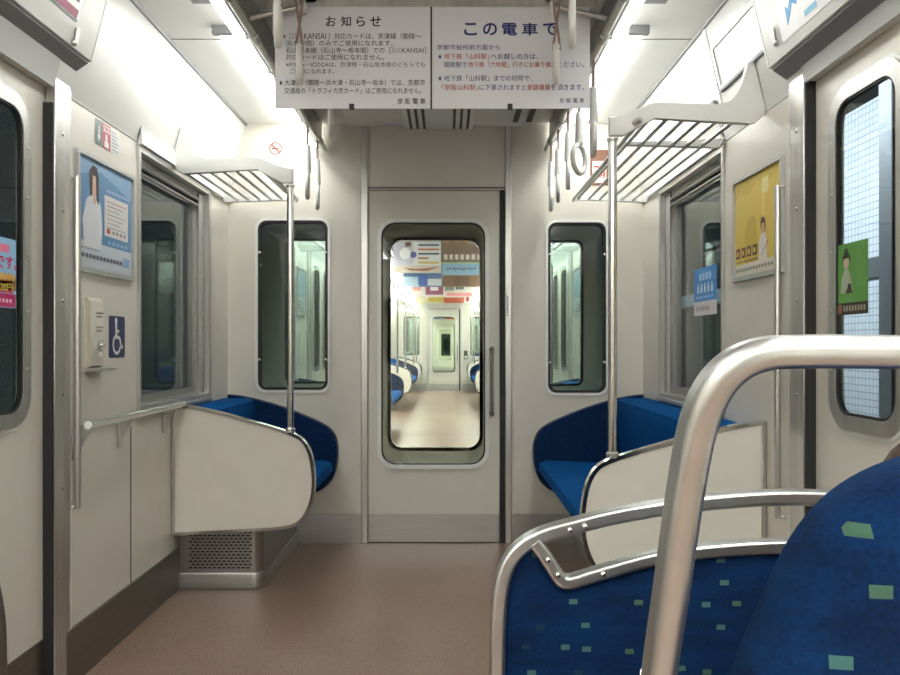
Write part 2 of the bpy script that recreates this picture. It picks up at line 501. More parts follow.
EXTRA = []
NW = [0]
def end_wall(Y, dr, first):
    """end wall whose cabin face lies at y = Y; dr is the direction away from the cabin"""
    T = 0.035; w0, w1 = Y, Y + dr * T
    out = [(X(-1, HW), 0), (DOORW[0], 0), (DOORW[0], DOORW[2]), (DOORW[1] + 0.03, DOORW[2]), (DOORW[1] + 0.03, 0), (X(1, HW), 0),
           (X(1, HW), ZB), (X(1, HT), ZC), (X(-1, HT), ZC), (X(-1, HW), ZB)]
    b = B(); plate(b, [out] + [rr(*w, 0.045) for w in WIN_E], w0, w1, XZ)
    wl = obj('wall_end', b, ENDCREAM, kind='structure')
    b = B(); plate(b, [out] + [rr(*w, 0.045) for w in WIN_E], w1, w1 + dr * 0.012, XZ)
    obj('outer_skin', b, EXTGREY, wl)
    i = -dr
    # windows beside the door
    for w in WIN_E:
        NW[0] += 1
        o = thing('window_%d' % NW[0], None, None, ((w[0] + w[2]) / 2, Y, w[1])); o['kind'] = 'structure'
        b = B(); plate(b, [rr(w[0] - 0.014, w[1] - 0.014, w[2] + 0.014, w[3] + 0.014, 0.058), rr(*w, 0.045)], Y + i * 0.008, Y + dr * 0.03, XZ); obj('rim', b, WPAINT, o)
        b = B(); plate(b, [rr(*w, 0.045), rr(w[0] + 0.014, w[1] + 0.014, w[2] - 0.014, w[3] - 0.014, 0.035)], Y + i * 0.002, Y + dr * 0.03, XZ); obj('rubber_seal', b, RUBBER, o)
        b = B(); plate(b, [rr(w[0] + 0.012, w[1] + 0.012, w[2] - 0.012, w[3] - 0.012, 0.035)], Y + dr * 0.016, Y + dr * 0.021, XZ); obj('pane', b, EGLASS, o)
        if first:
            b = B()
            for zz in (w[1] + 0.16, w[3] - 0.17):
                for xx in (w[0] + 0.010, w[2] - 0.010): ball(b, (xx, Y - 0.006, zz), 0.009)
            obj('catch', b, CHROME, o)
    # door
    NW_d = 'door_%d' % (10 + NW[0])
    x0, x1, zt = DOORW
    o = thing(NW_d, None, None, ((x0 + x1) / 2, Y, 0)); o['kind'] = 'structure'
    g = (-0.348, 0.414, 0.202, 1.696)
    d0, d1 = Y + dr * 0.006, Y + dr * 0.034
    b = B(); plate(b, [rect(x0 + 0.002, 0.004, x1, zt - 0.004), rr(*g, 0.075)], d0, d1, XZ); obj('door_leaf', b, ENDCREAM, o)
    b = B(); plate(b, [rr(g[0] - 0.020, g[1] - 0.020, g[2] + 0.020, g[3] + 0.020, 0.093), rr(*g, 0.075)], Y + i * 0.006, d1, XZ); obj('window_rim', b, WPAINT, o)
    if first:
        b = B(); plate(b, [rr(*g, 0.075), rr(g[0] + 0.006, g[1] + 0.006, g[2] - 0.006, g[3] - 0.006, 0.070)], d0, d1, XZ); obj('rubber_seal', b, RUBBER, o)
    b = B(); plate(b, [rr(g[0] + 0.004, g[1] + 0.004, g[2] - 0.004, g[3] - 0.004, 0.070)], Y + dr * 0.018, Y + dr * 0.023, XZ); obj('pane', b, DGLASS, o)
    b = B(); box(b, x0 + 0.003, x1 - 0.001, min(d0, d0 + i * 0.003), max(d0, d0 + i * 0.003), 0.006, 0.152); obj('kick_plate', b, LSTEEL, o)
    hx = 0.236
    b = B(); tube(b, (hx, Y + i * 0.040, 0.675), (hx, Y + i * 0.040, 1.040), 0.0085); h = obj('door_handle', b, DSTEEL, o)
    for zz in (0.690, 1.025):
        b = B(); tube(b, (hx, Y + i * 0.042, zz), (hx, Y + dr * 0.008, zz), 0.011); obj('handle_mount', b, RUBBER, h)
    # posts and rubber gap beside the door
    b = B(); box(b, x1 + 0.002, x1 + 0.028, min(Y + i * 0.001, Y + dr * 0.03), max(Y + i * 0.001, Y + dr * 0.03), 0.0, zt); obj('trim_3', b, RUBBER, kind='structure')
    for a, c in ((x0 - 0.036, x0), (x1 + 0.029, x1 + 0.064)):
        b = B(); box(b, a, c, min(Y, Y + i * 0.012), max(Y, Y + i * 0.012), 0, ZC, 0.003, 1); obj('trim_4', b, STEEL, kind='structure')
    b = B(); box(b, x0, x1 + 0.03, min(Y, Y + i * 0.004), max(Y, Y + i * 0.004), zt + 0.008, zt + 0.016); obj('trim_5', b, SEAM, kind='structure')
    for a, c in ((X(-1, HW), x0 - 0.036), (x1 + 0.064, X(1, HW))):
        b = B(); box(b, a, c, min(Y, Y + i * 0.005), max(Y, Y + i * 0.005), 0, 0.155); obj('baseboard_end', b, LSTEEL, kind='structure')

CAR2 = (4.965, 18.40)
CAR3 = (19.14, 32.5)
WINR = (3.00, 0.805, 3.872, 1.792)        # side window opening (y0, z0, y1, z1)
DOOR_Y = (1.13, 2.36)
shell(-2.6, END, True, True, [WINR], [DOOR_Y], True)
c2w = [(8.3, 0.805, 10.4, 1.79), (12.9, 0.805, 15.7, 1.79), (5.3, 0.805, 6.05, 1.79)]
shell(CAR2[0], CAR2[1], True, True, c2w, [], False)
c3w = [(22.5, 0.805, 24.5, 1.79), (27.0, 0.805, 29.7, 1.79)]
shell(CAR3[0], CAR3[1], True, True, c3w, [], False)

CAR4 = (33.24, 46.0)
shell(CAR4[0], CAR4[1], True, True, [], [], False)

# gangways between the cars
for ya, yb in ((END + 0.05, CAR2[0] - 0.05), (CAR2[1] + 0.05, CAR3[0] - 0.05), (CAR3[1] + 0.05, CAR4[0] - 0.05)):
    b = B()
    n = 10
    for k in range(n):
        a, c = ya + (yb - ya) * k / n, ya + (yb - ya) * (k + 1) / n
        for q, (e0, e1) in enumerate(((a, (a + c) / 2), ((a + c) / 2, c))):
            t = 0.0 if q else 0.025
            plate(b, [rect(-0.575 - t, -0.03 - t, 0.455 + t, 2.02 + t), rect(-0.545 - t, 0.0 - t, 0.425 + t, 1.99 + t)], e0, e1, XZ)
    obj('gangway_bellows', b, BELLOWS, kind='structure')
    b = B(); box(b, -0.54, 0.42, ya, yb, -0.03, -0.002); obj('floor', b, DARKGREY, kind='structure')

# ceiling details of this car: panel joints, centre duct with slots, cover strips beside the lamps
for yj in (3.055,):
    for s in (-1, 1):
        b = B(); box(b, min(X(s, 0.80), X(s, HT - 0.01)), max(X(s, 0.80), X(s, HT - 0.01)), yj, yj + 0.005, ZC - 0.0015, ZC + 0.001); obj('trim_6', b, SEAM, kind='structure')
b = B(); box(b, C - 0.46, C + 0.46, -2.4, END - 0.005, ZC - 0.012, ZC + 0.001, 0.004, 1); duct = obj('trim_7', b, CEIL, kind='structure')
b = B(); box(b, C - 0.165, C + 0.195, -2.4, END - 0.006, ZC - 0.030, ZC - 0.010, 0.004, 1); dg = obj('air_diffuser', b, WPAINT, duct)
for k in (-0.135, -0.100, -0.065, 0.090, 0.125, 0.160):
    b = B(); box(b, C + k, C + k + 0.014, -2.4, END - 0.02, ZC - 0.0315, ZC - 0.029); obj('slot', b, DARKGREY, dg)
for k in (0.40, 0.47):
    b = B(); box(b, C + k, C + k + 0.028, 3.7, 4.15, ZC - 0.014, ZC - 0.010); obj('slot', b, DARKGREY, duct)
for s in (-1, 1):
    b = B(); box(b, min(X(s, 0.725), X(s, 0.805)), max(X(s, 0.725), X(s, 0.805)), 1.95, 2.72, ZC - 0.010, ZC + 0.001, 0.003, 1); obj('trim_8', b, MIDGREY, kind='structure')

# skirting of the side walls
for s, side in ((-1, 'left'), (1, 'right')):
    for a, c in ((2.42, END), (-2.6, 1.10)):
        b = B(); box(b, min(X(s, HW), X(s, HW - 0.008)), max(X(s, HW), X(s, HW - 0.008)), a, c, 0, 0.176); obj('baseboard_' + side, b, DSTEEL, kind='structure')
    if s > 0: continue
    b = B(); box(b, min(X(s, HW), X(s, HW - 0.002)), max(X(s, HW), X(s, HW - 0.002)), 2.925, 2.932, 0.176, 0.805); obj('trim_9', b, SEAM, kind='structure')

# ------------------------------------------------------------------ side doors with their posts and overhead boxes
def side_door(s, num):
    t = thing('door_%d' % num, None, None, (X(s, HW), 1.73, 0)); t['kind'] = 'structure'
    for (ya, yb) in ((1.735, DOOR_Y[1] + 0.02), (DOOR_Y[0] - 0.05, 1.730)):
        inner, outer = X(s, HW + 0.027), X(s, HW + 0.060)
        gy0, gy1 = (1.885, 2.225 if s < 0 else 2.180) if ya > 1.7 else (1.24, 1.56)
        g = (gy0 - 0.0, 0.862, gy1, 1.700)
        b = B(); plate(b, [rect(ya, 0.012, yb, 1.93), rr(g[0] - 0.034, g[1] - 0.034, g[2] + 0.034, g[3] + 0.034, 0.09)], inner, outer, YZ); lf = obj('door_leaf', b, CREAM, t)
        f0, f1 = X(s, HW + 0.018), X(s, HW + 0.034)
        b = B(); plate(b, [rr(g[0] - 0.040, g[1] - 0.040, g[2] + 0.040, g[3] + 0.040, 0.095), rr(*g, 0.06)], f0, f1, YZ); fr = obj('window_frame', b, STEEL, lf)
        b = B(); plate(b, [rr(g[0] - 0.050, g[1] - 0.050, g[2] + 0.050, g[3] + 0.050, 0.105), rr(g[0] - 0.040, g[1] - 0.040, g[2] + 0.040, g[3] + 0.040, 0.095)], X(s, HW + 0.023), f1, YZ); obj('frame_edge', b, WPAINT, lf)
        b = B(); plate(b, [rr(*g, 0.06), rr(g[0] + 0.006, g[1] + 0.006, g[2] - 0.006, g[3] - 0.006, 0.055)], X(s, HW + 0.021), X(s, HW + 0.034), YZ); obj('rubber_seal', b, RUBBER, lf)
        b = B(); plate(b, [rr(g[0] + 0.008, g[1] + 0.008, g[2] - 0.008, g[3] - 0.008, 0.05)], X(s, HW + 0.025), X(s, HW + 0.030), YZ); obj('pane', b, GLASS if s < 0 else DGLASS, lf)
        b = B()
        for zz in (0.98, 1.14, 1.30, 1.46, 1.60):
            for yy in (g[0] - 0.02, g[2] + 0.02): ball(b, (f0, yy, zz), 0.005, 0.6, 1, 1, 8)
        obj('screw', b, STEEL, lf)
        b = B(); box(b, min(inner, X(s, HW + 0.024)), max(inner, X(s, HW + 0.024)), ya, yb, 0.014, 0.186); obj('kick_plate', b, DSTEEL, lf)
    # post and black rubber edge at the pocket
    po = 0.0 if s < 0 else -0.036
    b = B(); box(b, min(X(s, HW - 0.006), X(s, HW + 0.022)), max(X(s, HW - 0.006), X(s, HW + 0.022)), 2.352 + po, 2.450 + po, 0, 1.845 if s > 0 else 1.872, 0.002, 1); p = obj('door_post', b, STEEL, t)
    b = B()
    for zz in (0.35, 0.62, 0.9, 1.18, 1.45, 1.68): ball(b, (X(s, HW - 0.006), 2.40 + po, zz), 0.006, 0.5, 1, 1, 8)
    obj('screw', b, CHROME, p)
    b = B(); box(b, min(X(s, HW - 0.002), X(s, HW + 0.026)), max(X(s, HW - 0.002), X(s, HW + 0.026)), 2.344 + po, 2.352 + po, 0, 1.76 if s < 0 else 1.86); obj('rubber_edge', b, RUBBER, t)
    b = B(); box(b, min(X(s, HW - 0.004), X(s, HW)), max(X(s, HW - 0.004), X(s, HW)), 2.450 + po, 2.460 + po, 0.176, 1.84); obj('post_edge', b, WPAINT, t)
    # outer lining so that no gap shows around the leaves
    b = B(); box(b, min(X(s, HW + 0.022), X(s, HW + 0.062)), max(X(s, HW + 0.022), X(s, HW + 0.062)), DOOR_Y[0], DOOR_Y[1] + 0.02, ZB, ZB + 0.14); obj('head_lining', b, BOXGREY, t)
    b = B(); box(b, min(X(s, HW - 0.10), X(s, HW + 0.06)), max(X(s, HW - 0.10), X(s, HW + 0.06)), DOOR_Y[0], DOOR_Y[1], -0.002, 0.004); obj('threshold', b, STEEL, t)
    return t
side_door(-1, 2); side_door(1, 3)

def overhead_box(s, label):
    zo = 0.035 if s < 0 else 0.0
    y0, y1 = 0.7, (2.46 if s < 0 else 2.42)
    t = thing('door_engine_box', label, 'overhead box', (X(s, HW), 1.6, 1.85))
    prof = [(HW - 0.012, 1.850 + zo), (HW - 0.054, 1.878 + zo), (HW - 0.105, 2.10), (HW - 0.135, ZC), (HT - 0.002, ZC), (HW - 0.014 - zo * 0.23, 1.858 + zo)]
    b = B(); plate(b, [prof], y0, y1, dpl(s)); obj('box_body', b, BOXGREY, t)
    # white cover face, slightly proud, following the slope
    fz0, fz1 = 1.884 + zo, 2.212
    sl = (0.135 - 0.054) / (ZC - 1.878 - zo)
    dd = lambda z: HW - 0.054 - sl * (z - 1.878 - zo) - 0.002
    b = B(); plate(b, [[(dd(fz0), fz0), (dd(fz0) - 0.006, fz0 + 0.002), (dd(fz1) - 0.006, fz1), (dd(fz1), fz1)]], y0, y1 - 0.002, dpl(s)); obj('cover', b, UPPER, t)
    b = B(); plate(b, [[(dd(fz0) + 0.03, fz0), (dd(fz0) - 0.008, fz0 + 0.002), (dd(fz1) - 0.008, fz1), (dd(fz1) + 0.03, fz1)]], y1 - 0.002, y1 + 0.006, dpl(s)); obj('end_rim', b, WPAINT, t)
    b = B(); tube(b, (X(s, dd(1.95) - 0.010), 2.335, 1.932), (X(s, dd(1.97) - 0.010), 2.335, 1.972), 0.006); ball(b, (X(s, dd(1.93) - 0.010), 2.335, 1.930), 0.010); obj('latch', b, STEEL, t)
    zt_ = 1.852 + zo; k_ = (HW - HT) / (ZC - ZB)
    b = B(); plate(b, [[(HW - 0.001, 1.806), (HW - 0.001, ZB), (HW - 0.001 - k_ * (zt_ - ZB), zt_), (HW - 0.006 - k_ * (zt_ - ZB), zt_), (HW - 0.005, ZB), (HW - 0.005, 1.806)]], y0, 2.350 if s < 0 else 2.315, dpl(s))
    obj('soffit_panel', b, SOFFIT, t)
    return t, dd
bl, ddl = overhead_box(-1, 'white overhead box above the left door with maroon edged poster')
br_, ddr = overhead_box(1, 'white overhead box above the right door with blue mark')
# route poster on each box, lying on the sloped cover
pl_l = lambda u, v, w: (X(-1, ddl(v) - 0.0065) + w, u, v)
f = Flat(pl_l, 0.0, 1, 0.0008)
f.rect(1.2, 1.985, 2.325, 2.205, ink(236, 234, 232)); f.rect(1.2, 1.985, 2.325, 1.992, MIDGREY, 2); f.rect(1.2, 1.992, 2.318, 2.016, ink(140, 40, 84), 2)
for k in range(6):
    f.rect(2.25 - 0.11 * k, 2.035, 2.31 - 0.11 * k, 2.055, ink(70, 66, 70), 2); f.rect(2.262 - 0.11 * k, 2.066, 2.30 - 0.11 * k, 2.085, ink(90, 86, 90), 2)
f.build('route_poster', bl)
pl_r = lambda u, v, w: (X(1, ddr(v) - 0.0065) - w, u, v)
f = Flat(pl_r, 0.0, 1, 0.0008)
f.rect(1.2, 1.915, 2.30, 2.205, ink(240, 241, 242))
BLUEP = ink(40, 150, 205)
f.poly([(2.250, 1.945), (2.243, 1.997), (2.228, 1.985), (2.195, 2.015), (2.170, 1.997), (2.176, 1.975), (2.200, 1.990), (2.222, 1.967)], BLUEP, 2)
f.rect(2.08, 1.930, 2.15, 1.945, ink(120, 190, 220), 2)
for k in range(9): f.rect(2.04 - 0.035 * k, 1.975 + 0.004 * (k % 3), 2.052 - 0.035 * k, 1.989 + 0.004 * (k % 3), ink(120, 124, 130), 2)
for k in range(7): f.rect(2.05 - 0.04 * k, 1.935, 2.062 - 0.04 * k, 1.945, ink(210, 170, 170), 2)
f.build('route_poster', br_)

# ------------------------------------------------------------------ side windows
def side_window(s, num, y0, z0, y1, z1, far_bar=True, header=True):
    t = thing('window_%d' % num, None, None, (X(s, HW), (y0 + y1) / 2, z0)); t['kind'] = 'structure'
    a = lambda k: X(s, HW + k)
    b = B(); plate(b, [rect(y0 - 0.012, z0 - 0.016, y1 + 0.020, z1 + 0.006), rect(y0 + 0.006, z0 + 0.012, y1 - 0.014, z1 - 0.018)], a(-0.010), a(0.03), YZ); obj('window_frame', b, STEEL, t)
    b = B(); plate(b, [rect(y0, z0, y1, z1), rect(y0 + 0.004, z0 + 0.020, y1 - 0.050, z1 - 0.04)], a(0.026), a(0.05), YZ); obj('sash_frame', b, ALUD, t)
    b = B(); plate(b, [rect(y0, z0, y1, z1), rect(y0 + 0.02, z0 + 0.045, y1 - 0.085, z1 - 0.085)], a(0.048), a(0.070), YZ); obj('outer_sash', b, ALUD, t)
    for k, r in ((0.030, 0.011), (0.062, 0.007)):
        b = B(); tube(b, (a(0.022), y1 - k, z0 + 0.012), (a(0.022), y1 - k, z1 - 0.02), r); obj('guide_rod', b, LSTEEL, t)
    for k, r in ((0.050, 0.009), (0.080, 0.007)):
        b = B(); tube(b, (a(0.030), y0, z1 - k), (a(0.030), y1 - 0.05, z1 - k), r); obj('blind_rail', b, ALUD, t)
    b = B(); box(b, min(a(0.057), a(0.062)), max(a(0.057), a(0.062)), y0 + 0.01, y1 - 0.01, z0 + 0.01, z1 - 0.01); obj('pane', b, GLASS, t)
    b = B(); box(b, min(a(-0.018), a(0.002)), max(a(-0.018), a(0.002)), y0 - 0.014, y1 + 0.022, z0 - 0.026, z0 - 0.006, 0.003, 1); obj('window_sill', b, ALU, t)
    if header:
        b = B(); plate(b, [[(HW + 0.001, z1 + 0.004), (HW - 0.022, z1 + 0.008), (HW - 0.018, z1 + 0.056), (HW - 0.010, z1 + 0.072), (HW - 0.02, z1 + 0.074)]], y0 - 0.012, END - 0.002, dpl(s)); obj('blind_box', b, WPAINT, t)
    return t
side_window(-1, 31, *WINR); side_window(1, 32, *WINR)
k = 33
for c in c2w:
    for s in (-1, 1): side_window(s, k, *c, header=False); k += 1
for c in c3w:
    for s in (-1, 1): side_window(s, k, *c, header=False); k += 1

# ------------------------------------------------------------------ lamps along the ceiling
def lamp(s, y0, y1, label, wide=None, group=None, inboard=False):
    t = thing('ceiling_lamp', label, 'lamp', (X(s, 0.65), (y0 + y1) / 2, ZC - 0.13), group)
    b = B(); plate(b, [[(0.612, 2.088), (0.655, 2.086), (0.722, 2.206), (0.612, 2.206)]], y0, y1, dpl(s)); obj('tube_cover', b, LIT, t)
    zl = 2.175 if inboard else 2.080
    b = B(); plate(b, [[(0.610, zl), (0.610, ZC), (0.596, ZC), (0.596, zl)]], y0, y1, dpl(s)); obj('side_plate', b, LSTEEL, t)
    if wide:
        wd = 0.985 if y0 < 0 else 0.945 if inboard else 0.797  # widened for added fill behind the camera and brighter cars ahead
        b = B(); plate(b, [[(0.735, ZC), (0.735, ZC - 0.008), (wd - 0.004, ZC - 0.008), (wd, ZC)]], wide[0], wide[1], dpl(s)); obj('wide_diffuser', b, LITW, t)
        b = B(); box(b, min(X(s, 0.725), X(s, 0.80)), max(X(s, 0.725), X(s, 0.80)), wide[0] - 0.03, wide[0] - 0.002, ZC - 0.03, ZC); obj('end_cap', b, MIDGREY, t)
    return t
for s, w in ((-1, 'left'), (1, 'right')):
    lamp(s, 2.74, 4.20, 'bright fluorescent ceiling lamp above the %s luggage rack with wide white diffuser' % w, (2.95, 4.17))
    lamp(s, 2.02, 2.738, 'short narrow fluorescent ceiling lamp beside the %s strap rail, above the hanging notice' % w)
    lamp(s, -2.4, 1.98, 'long fluorescent ceiling lamp over the %s foreground seats, unseen, with added wide fill diffuser' % w, (-2.3, 0.45), inboard=True)  # out of view; wide diffuser and open inner side added as fill light
for ya, yb, grp in ((CAR2[0] + 0.2, CAR2[1] - 0.2, 'fluorescent lamps in the next car'), (CAR3[0] + 0.2, CAR3[1] - 0.2, 'fluorescent lamps two cars ahead'), (CAR4[0] + 0.2, CAR4[1] - 0.2, 'fluorescent lamps three cars ahead')):
    n = 3
    for s, w in ((-1, 'left'), (1, 'right')):
        for q in range(n):
            a = ya + (yb - ya) * q / n; c = ya + (yb - ya) * (q + 1) / n - 0.08
            lamp(s, a, c, 'fluorescent lamp on the %s ceiling %s' % (w, 'of the next car, through the door glass' if ya < 10 else 'two cars ahead' if ya < 30 else 'three cars ahead'), (a + 0.1, c - 0.1), grp + ', ' + w + ' side', True)

# ------------------------------------------------------------------ strap rails and strap hangers
RD, RZ = 0.585, 2.080
def strap_rail(s, y0, y1, label, group=None, joints=True):
    t = thing('strap_rail', label, 'rail', (X(s, RD), (y0 + y1) / 2, RZ), group)
    b = B(); tube(b, (X(s, RD), y0, RZ), (X(s, RD), y1, RZ), 0.0135); obj('tube', b, STEEL, t)
    y = y1 - 0.18
    while y > y0 and joints:
        b = B(); lathe(b, (X(s, RD), y, RZ), [(0.014, -0.028), (0.019, -0.026), (0.019, 0.026), (0.014, 0.028)], 'y', 14)
        box(b, min(X(s, RD), X(s, RD + 0.03)), max(X(s, RD), X(s, RD + 0.03)), y - 0.012, y + 0.012, RZ - 0.004, RZ + 0.02); obj('joint', b, ALUD, t)
        y -= 0.34
    return t
strap_rail(-1, -2.0, 4.22, 'steel strap rail under the left ceiling lamps')
strap_rail(1, -2.0, 4.22, 'steel strap rail under the right ceiling lamps')
strap_rail(-1, 5.1, 18.2, 'strap rail on the left side of the next car', joints=False)
strap_rail(1, 5.1, 18.2, 'strap rail on the right side of the next car', joints=False)

def strap_hanger(x, y, ztop, zring, label, sleeve=True, twist=0.0, group=None, lean=0.0):
    """strap over a rail, white grip sleeve and a ring seen nearly edge-on"""
    t = thing('strap_hanger', label, 'hand strap', (x, y, zring), group)
    R = 0.055
    rt = zring + 2 * R + 0.018          # ring top
    cz = rt - R - 0.009
    zs0 = rt - 0.004
    zs1 = zs0 + 0.128 if sleeve else zs0
    b = B()
    if sleeve:
        for dy in (-0.006, 0.006): box(b, x - 0.0045, x + 0.0045, y + dy - 0.0015, y + dy + 0.0015, zs1 - 0.01, ztop + 0.012)
    else:
        for k in (-1, 1):
            P = [(x + k * 0.009 * math.cos(PI * q / 8), y + 0.002 * k, ztop + 0.012 - (ztop + 0.012 - zs0 + 0.015) * q / 8) for q in range(9)]
            sweep(b, P, [(-0.004, -0.0015), (0.004, -0.0015), (0.004, 0.0015), (-0.004, 0.0015)], (0, 1, 0))
    obj('strap', b, LEATHER, t)
    if sleeve:
        b = B(); lathe(b, (x, y, zs0), [(0.004, -0.002), (0.0165, 0.0), (0.0165, 0.03), (0.0135, 0.11), (0.0115, 0.126), (0.003, 0.128)], 'z', 12); obj('grip_sleeve', b, WPLASTIC, t)
        b = B(); box(b, x - 0.007, x + 0.007, y - 0.010, y + 0.010, zs0 - 0.014, zs0 + 0.004, 0.002, 1); obj('buckle', b, LEATHER, t)
    b = B()
    P = [(x + math.sin(twist) * R * math.cos(a), y + math.cos(twist) * R * math.cos(a), cz + R * math.sin(a)) for a in [2 * PI * q / 28 for q in range(28)]]
    sweep(b, P, circ(0.0105, 10), Vector((math.cos(twist), -math.sin(twist), 0)), True)
    obj('ring', b, WPLASTIC, t)
    return t
lx, rx = X(-1, RD) + 0.008, X(1, RD) + 0.008
for y, tw, lab in ((3.70, 0.12, 'white hand strap on the left rail, nearer one by the no smoking sign'), (3.98, 0.2, 'white hand strap on the left rail, closest to the end wall')):
    strap_hanger(X(-1, RD), y, RZ, 1.722, lab, True, -tw)
for y, tw, lab in ((2.87, -0.12, 'white hand strap on the right rail, nearest one beside the rack pole'),
                   (3.18, -0.62, 'white hand strap on the right rail whose ring is turned to face the camera'),
                   (3.47, -0.15, 'white hand strap on the right rail, third from the end wall'),
                   (3.78, -0.15, 'white hand strap on the right rail, second from the end wall'),
                   (4.04, -0.08, 'white hand strap on the right rail, closest to the end wall')):
    strap_hanger(X(1, RD), y, RZ, 1.722, lab, True, -tw)
# inner bars over the door area with their cross arms
for s, w in ((-1, 'left'), (1, 'right')):
    xi = X(s, 0.405); yend = 3.34 if s < 0 else 2.56; zi = 2.128
    t = thing('strap_bar', 'inner strap bar with steel cross arms beside the %s edge of the hanging notice' % w, 'rail', (xi, 2.0, zi))
    b = B(); tube(b, (xi, 0.9, zi), (xi, yend, zi), 0.009); obj('bar', b, STEEL, t)
    for ya in ((2.555,) if s > 0 else (2.555, 3.33)):
        b = B(); tube(b, (xi, ya, zi), (X(s, RD - 0.016), ya, RZ + 0.012), 0.008); obj('cross_arm', b, STEEL, t)
        b = B(); box(b, xi - 0.016, xi + 0.016, ya - 0.02, ya + 0.02, zi - 0.014, zi + 0.02, 0.007, 2); obj('end_knob', b, WPAINT, t)
    if s < 0:
        L = [(2.52, 'hand strap with twisted pink webbing in front of the left notice card'), (2.20, 'white ring strap left of the left notice card, nearest the camera'), (3.20, 'white ring strap hanging just below the left notice card')]
    else:
        L = [(2.52, 'hand strap with twisted pink webbing in front of the right notice card'), (2.20, 'white ring strap in front of the right notice card, nearest the camera')]
    for y, lab in L:
        strap_hanger(xi, y, zi, 1.868 if y != 3.20 else 1.885, lab, False, 0.16 * s)

# ------------------------------------------------------------------ hanging notices
NY = 2.60
PX = lambda px: (px - 447) * NY / 800
PZ = lambda py: EYE - (py - 345) * NY / 800
def notice(name, label, px0, px1):
    t = thing(name, label, 'notice', ((PX(px0) + PX(px1)) / 2, NY, PZ(108)))
    b = B(); box(b, PX(px0), PX(px1), NY, NY + 0.004, PZ(108.5), PZ(7)); obj('card', b, PAPER, t)
    b = B(); xm = (px0 + px1) / 2 - 1; box(b, PX(xm - 2.5), PX(xm + 2.5), NY - 0.004, NY + 0.01, PZ(109), PZ(104)); obj('clip', b, DARKGREY, t)
    return t
nl = notice('hanging_notice', 'left white notice card with black Japanese text hanging across the aisle', 275, 430.5)
nr = notice('hanging_notice', 'right white notice card with blue and red Japanese text hanging across the aisle', 432, 590)
b = B(); box(b, PX(268), PX(597), NY + 0.004, NY + 0.02, PZ(8), PZ(-3)); hb = obj('notice_holder', b, STEEL, None, 'steel holder bar on the ceiling carrying the two notice cards', 'holder')
b = B(); box(b, PX(430.4), PX(432.1), NY - 0.002, NY + 0.008, PZ(108.5), PZ(7)); obj('divider', b, DARKGREY, nl)
for xx in (PX(310), PX(552)):
    b = B(); box(b, xx - 0.02, xx + 0.02, NY + 0.004, NY + 0.03, PZ(2), ZC - 0.010); obj('bracket', b, STEEL, hb)

def line(f, segs, y, h, m0, bold=0.0):
    for body, a, c, m in segs: f.text(body, PX(a), PZ(y + h / 2), PX(c), PZ(y - h / 2), m or m0, 2, bold)
# all pixel columns below were measured on the card itself at its own distance
f = Flat(XZ, NY, -1)
for ch, a, c in (('お', 326, 336), ('知', 341, 351), ('ら', 356.5, 365), ('せ', 370, 381)): f.text(ch, PX(a), PZ(26.5), PX(c), PZ(16.5), INK, 2, 0.012)
f.build('heading', nl)
Lk = [([('※［', 283, 291, None), ('スルッと', 291.5, 303, None), ('KANSAI', 304, 326, None), ('］対応カードは、京津線（御陵〜', 328, 421, None)], 36.2, 6.2, 0.0),
      ([('浜大津間）のみでご使用になれます。', 286, 393, None)], 43.2, 6.0, 0.0),
      ([('石山坂本線（石山寺〜坂本間）での［', 286, 391, None), ('スルッと', 391.5, 401, None), ('KANSAI］', 402, 426, None)], 50.3, 6.0, 0.0),
      ([('対応カードはご使用になれません。', 286, 384, None)], 57.2, 6.0, 0.0),
      ([('※PiTaPa・ICOCAは、京津線・石山坂本線のどちらでも', 286, 425, None)], 64.5, 5.2, -0.004),
      ([('ご利用になれます。', 290, 334, None)], 71.3, 5.2, -0.004),
      ([('★', 279, 283, None), ('大津線（御陵〜浜大津・石山寺〜坂本）では、京都市', 284.5, 425, None)], 82.6, 6.2, 0.003),
      ([('交通局の「トラフィカ京カード」はご使用になれません。', 284.5, 421, None)], 90.7, 6.2, 0.003),
      ([('京', 397.5, 403, None), ('阪', 405, 410.5, None), ('電', 412.5, 418, None), ('車', 420, 425.5, None)], 101.3, 5.8, 0.012)]
for segs, y, h, bo in Lk:
    f = Flat(XZ, NY, -1); line(f, segs, y, h, INK, bo); f.build('text_line', nl)
f = Flat(XZ, NY, -1)
for ch, a, c in (('こ', 464, 477), ('の', 483, 497), ('電', 502, 517), ('車', 522, 537.5), ('で', 543, 557)): f.text(ch, PX(a), PZ(35.5), PX(c), PZ(23), INKB, 2, 0.02)
f.build('heading', nr)
Rk = [([('京都市役所前方面から', 437, 500, None)], 47.3, 5.4),
      ([('★', 438, 442, None), ('地下鉄「山科駅」', 444, 489, INKR), ('へお越しの方は、', 491, 538, None)], 56.4, 5.8),
      ([('御陵駅で', 444, 467, None), ('地下鉄「六地蔵」行きにお乗り換え', 468, 556, INKR), ('ください。', 558, 584, None)], 64.6, 5.8),
      ([('★', 438, 442, None), ('地下鉄「山科駅」までの切符で、', 444, 532, None)], 78.2, 5.8),
      ([('「京阪山科駅」', 442, 478, INKR), ('に下車されますと', 479.5, 526, None), ('差額運賃', 527, 550, INKR), ('を頂きます。', 551, 584, None)], 87.4, 5.8),
      ([('京', 559.5, 564, None), ('阪', 566, 571, None), ('電', 573, 577.5, None), ('車', 579.5, 584, None)], 100.6, 4.8)]
for segs, y, h in Rk:
    f = Flat(XZ, NY, -1); line(f, segs, y, h, INKB, 0.003); f.build('text_line', nr)

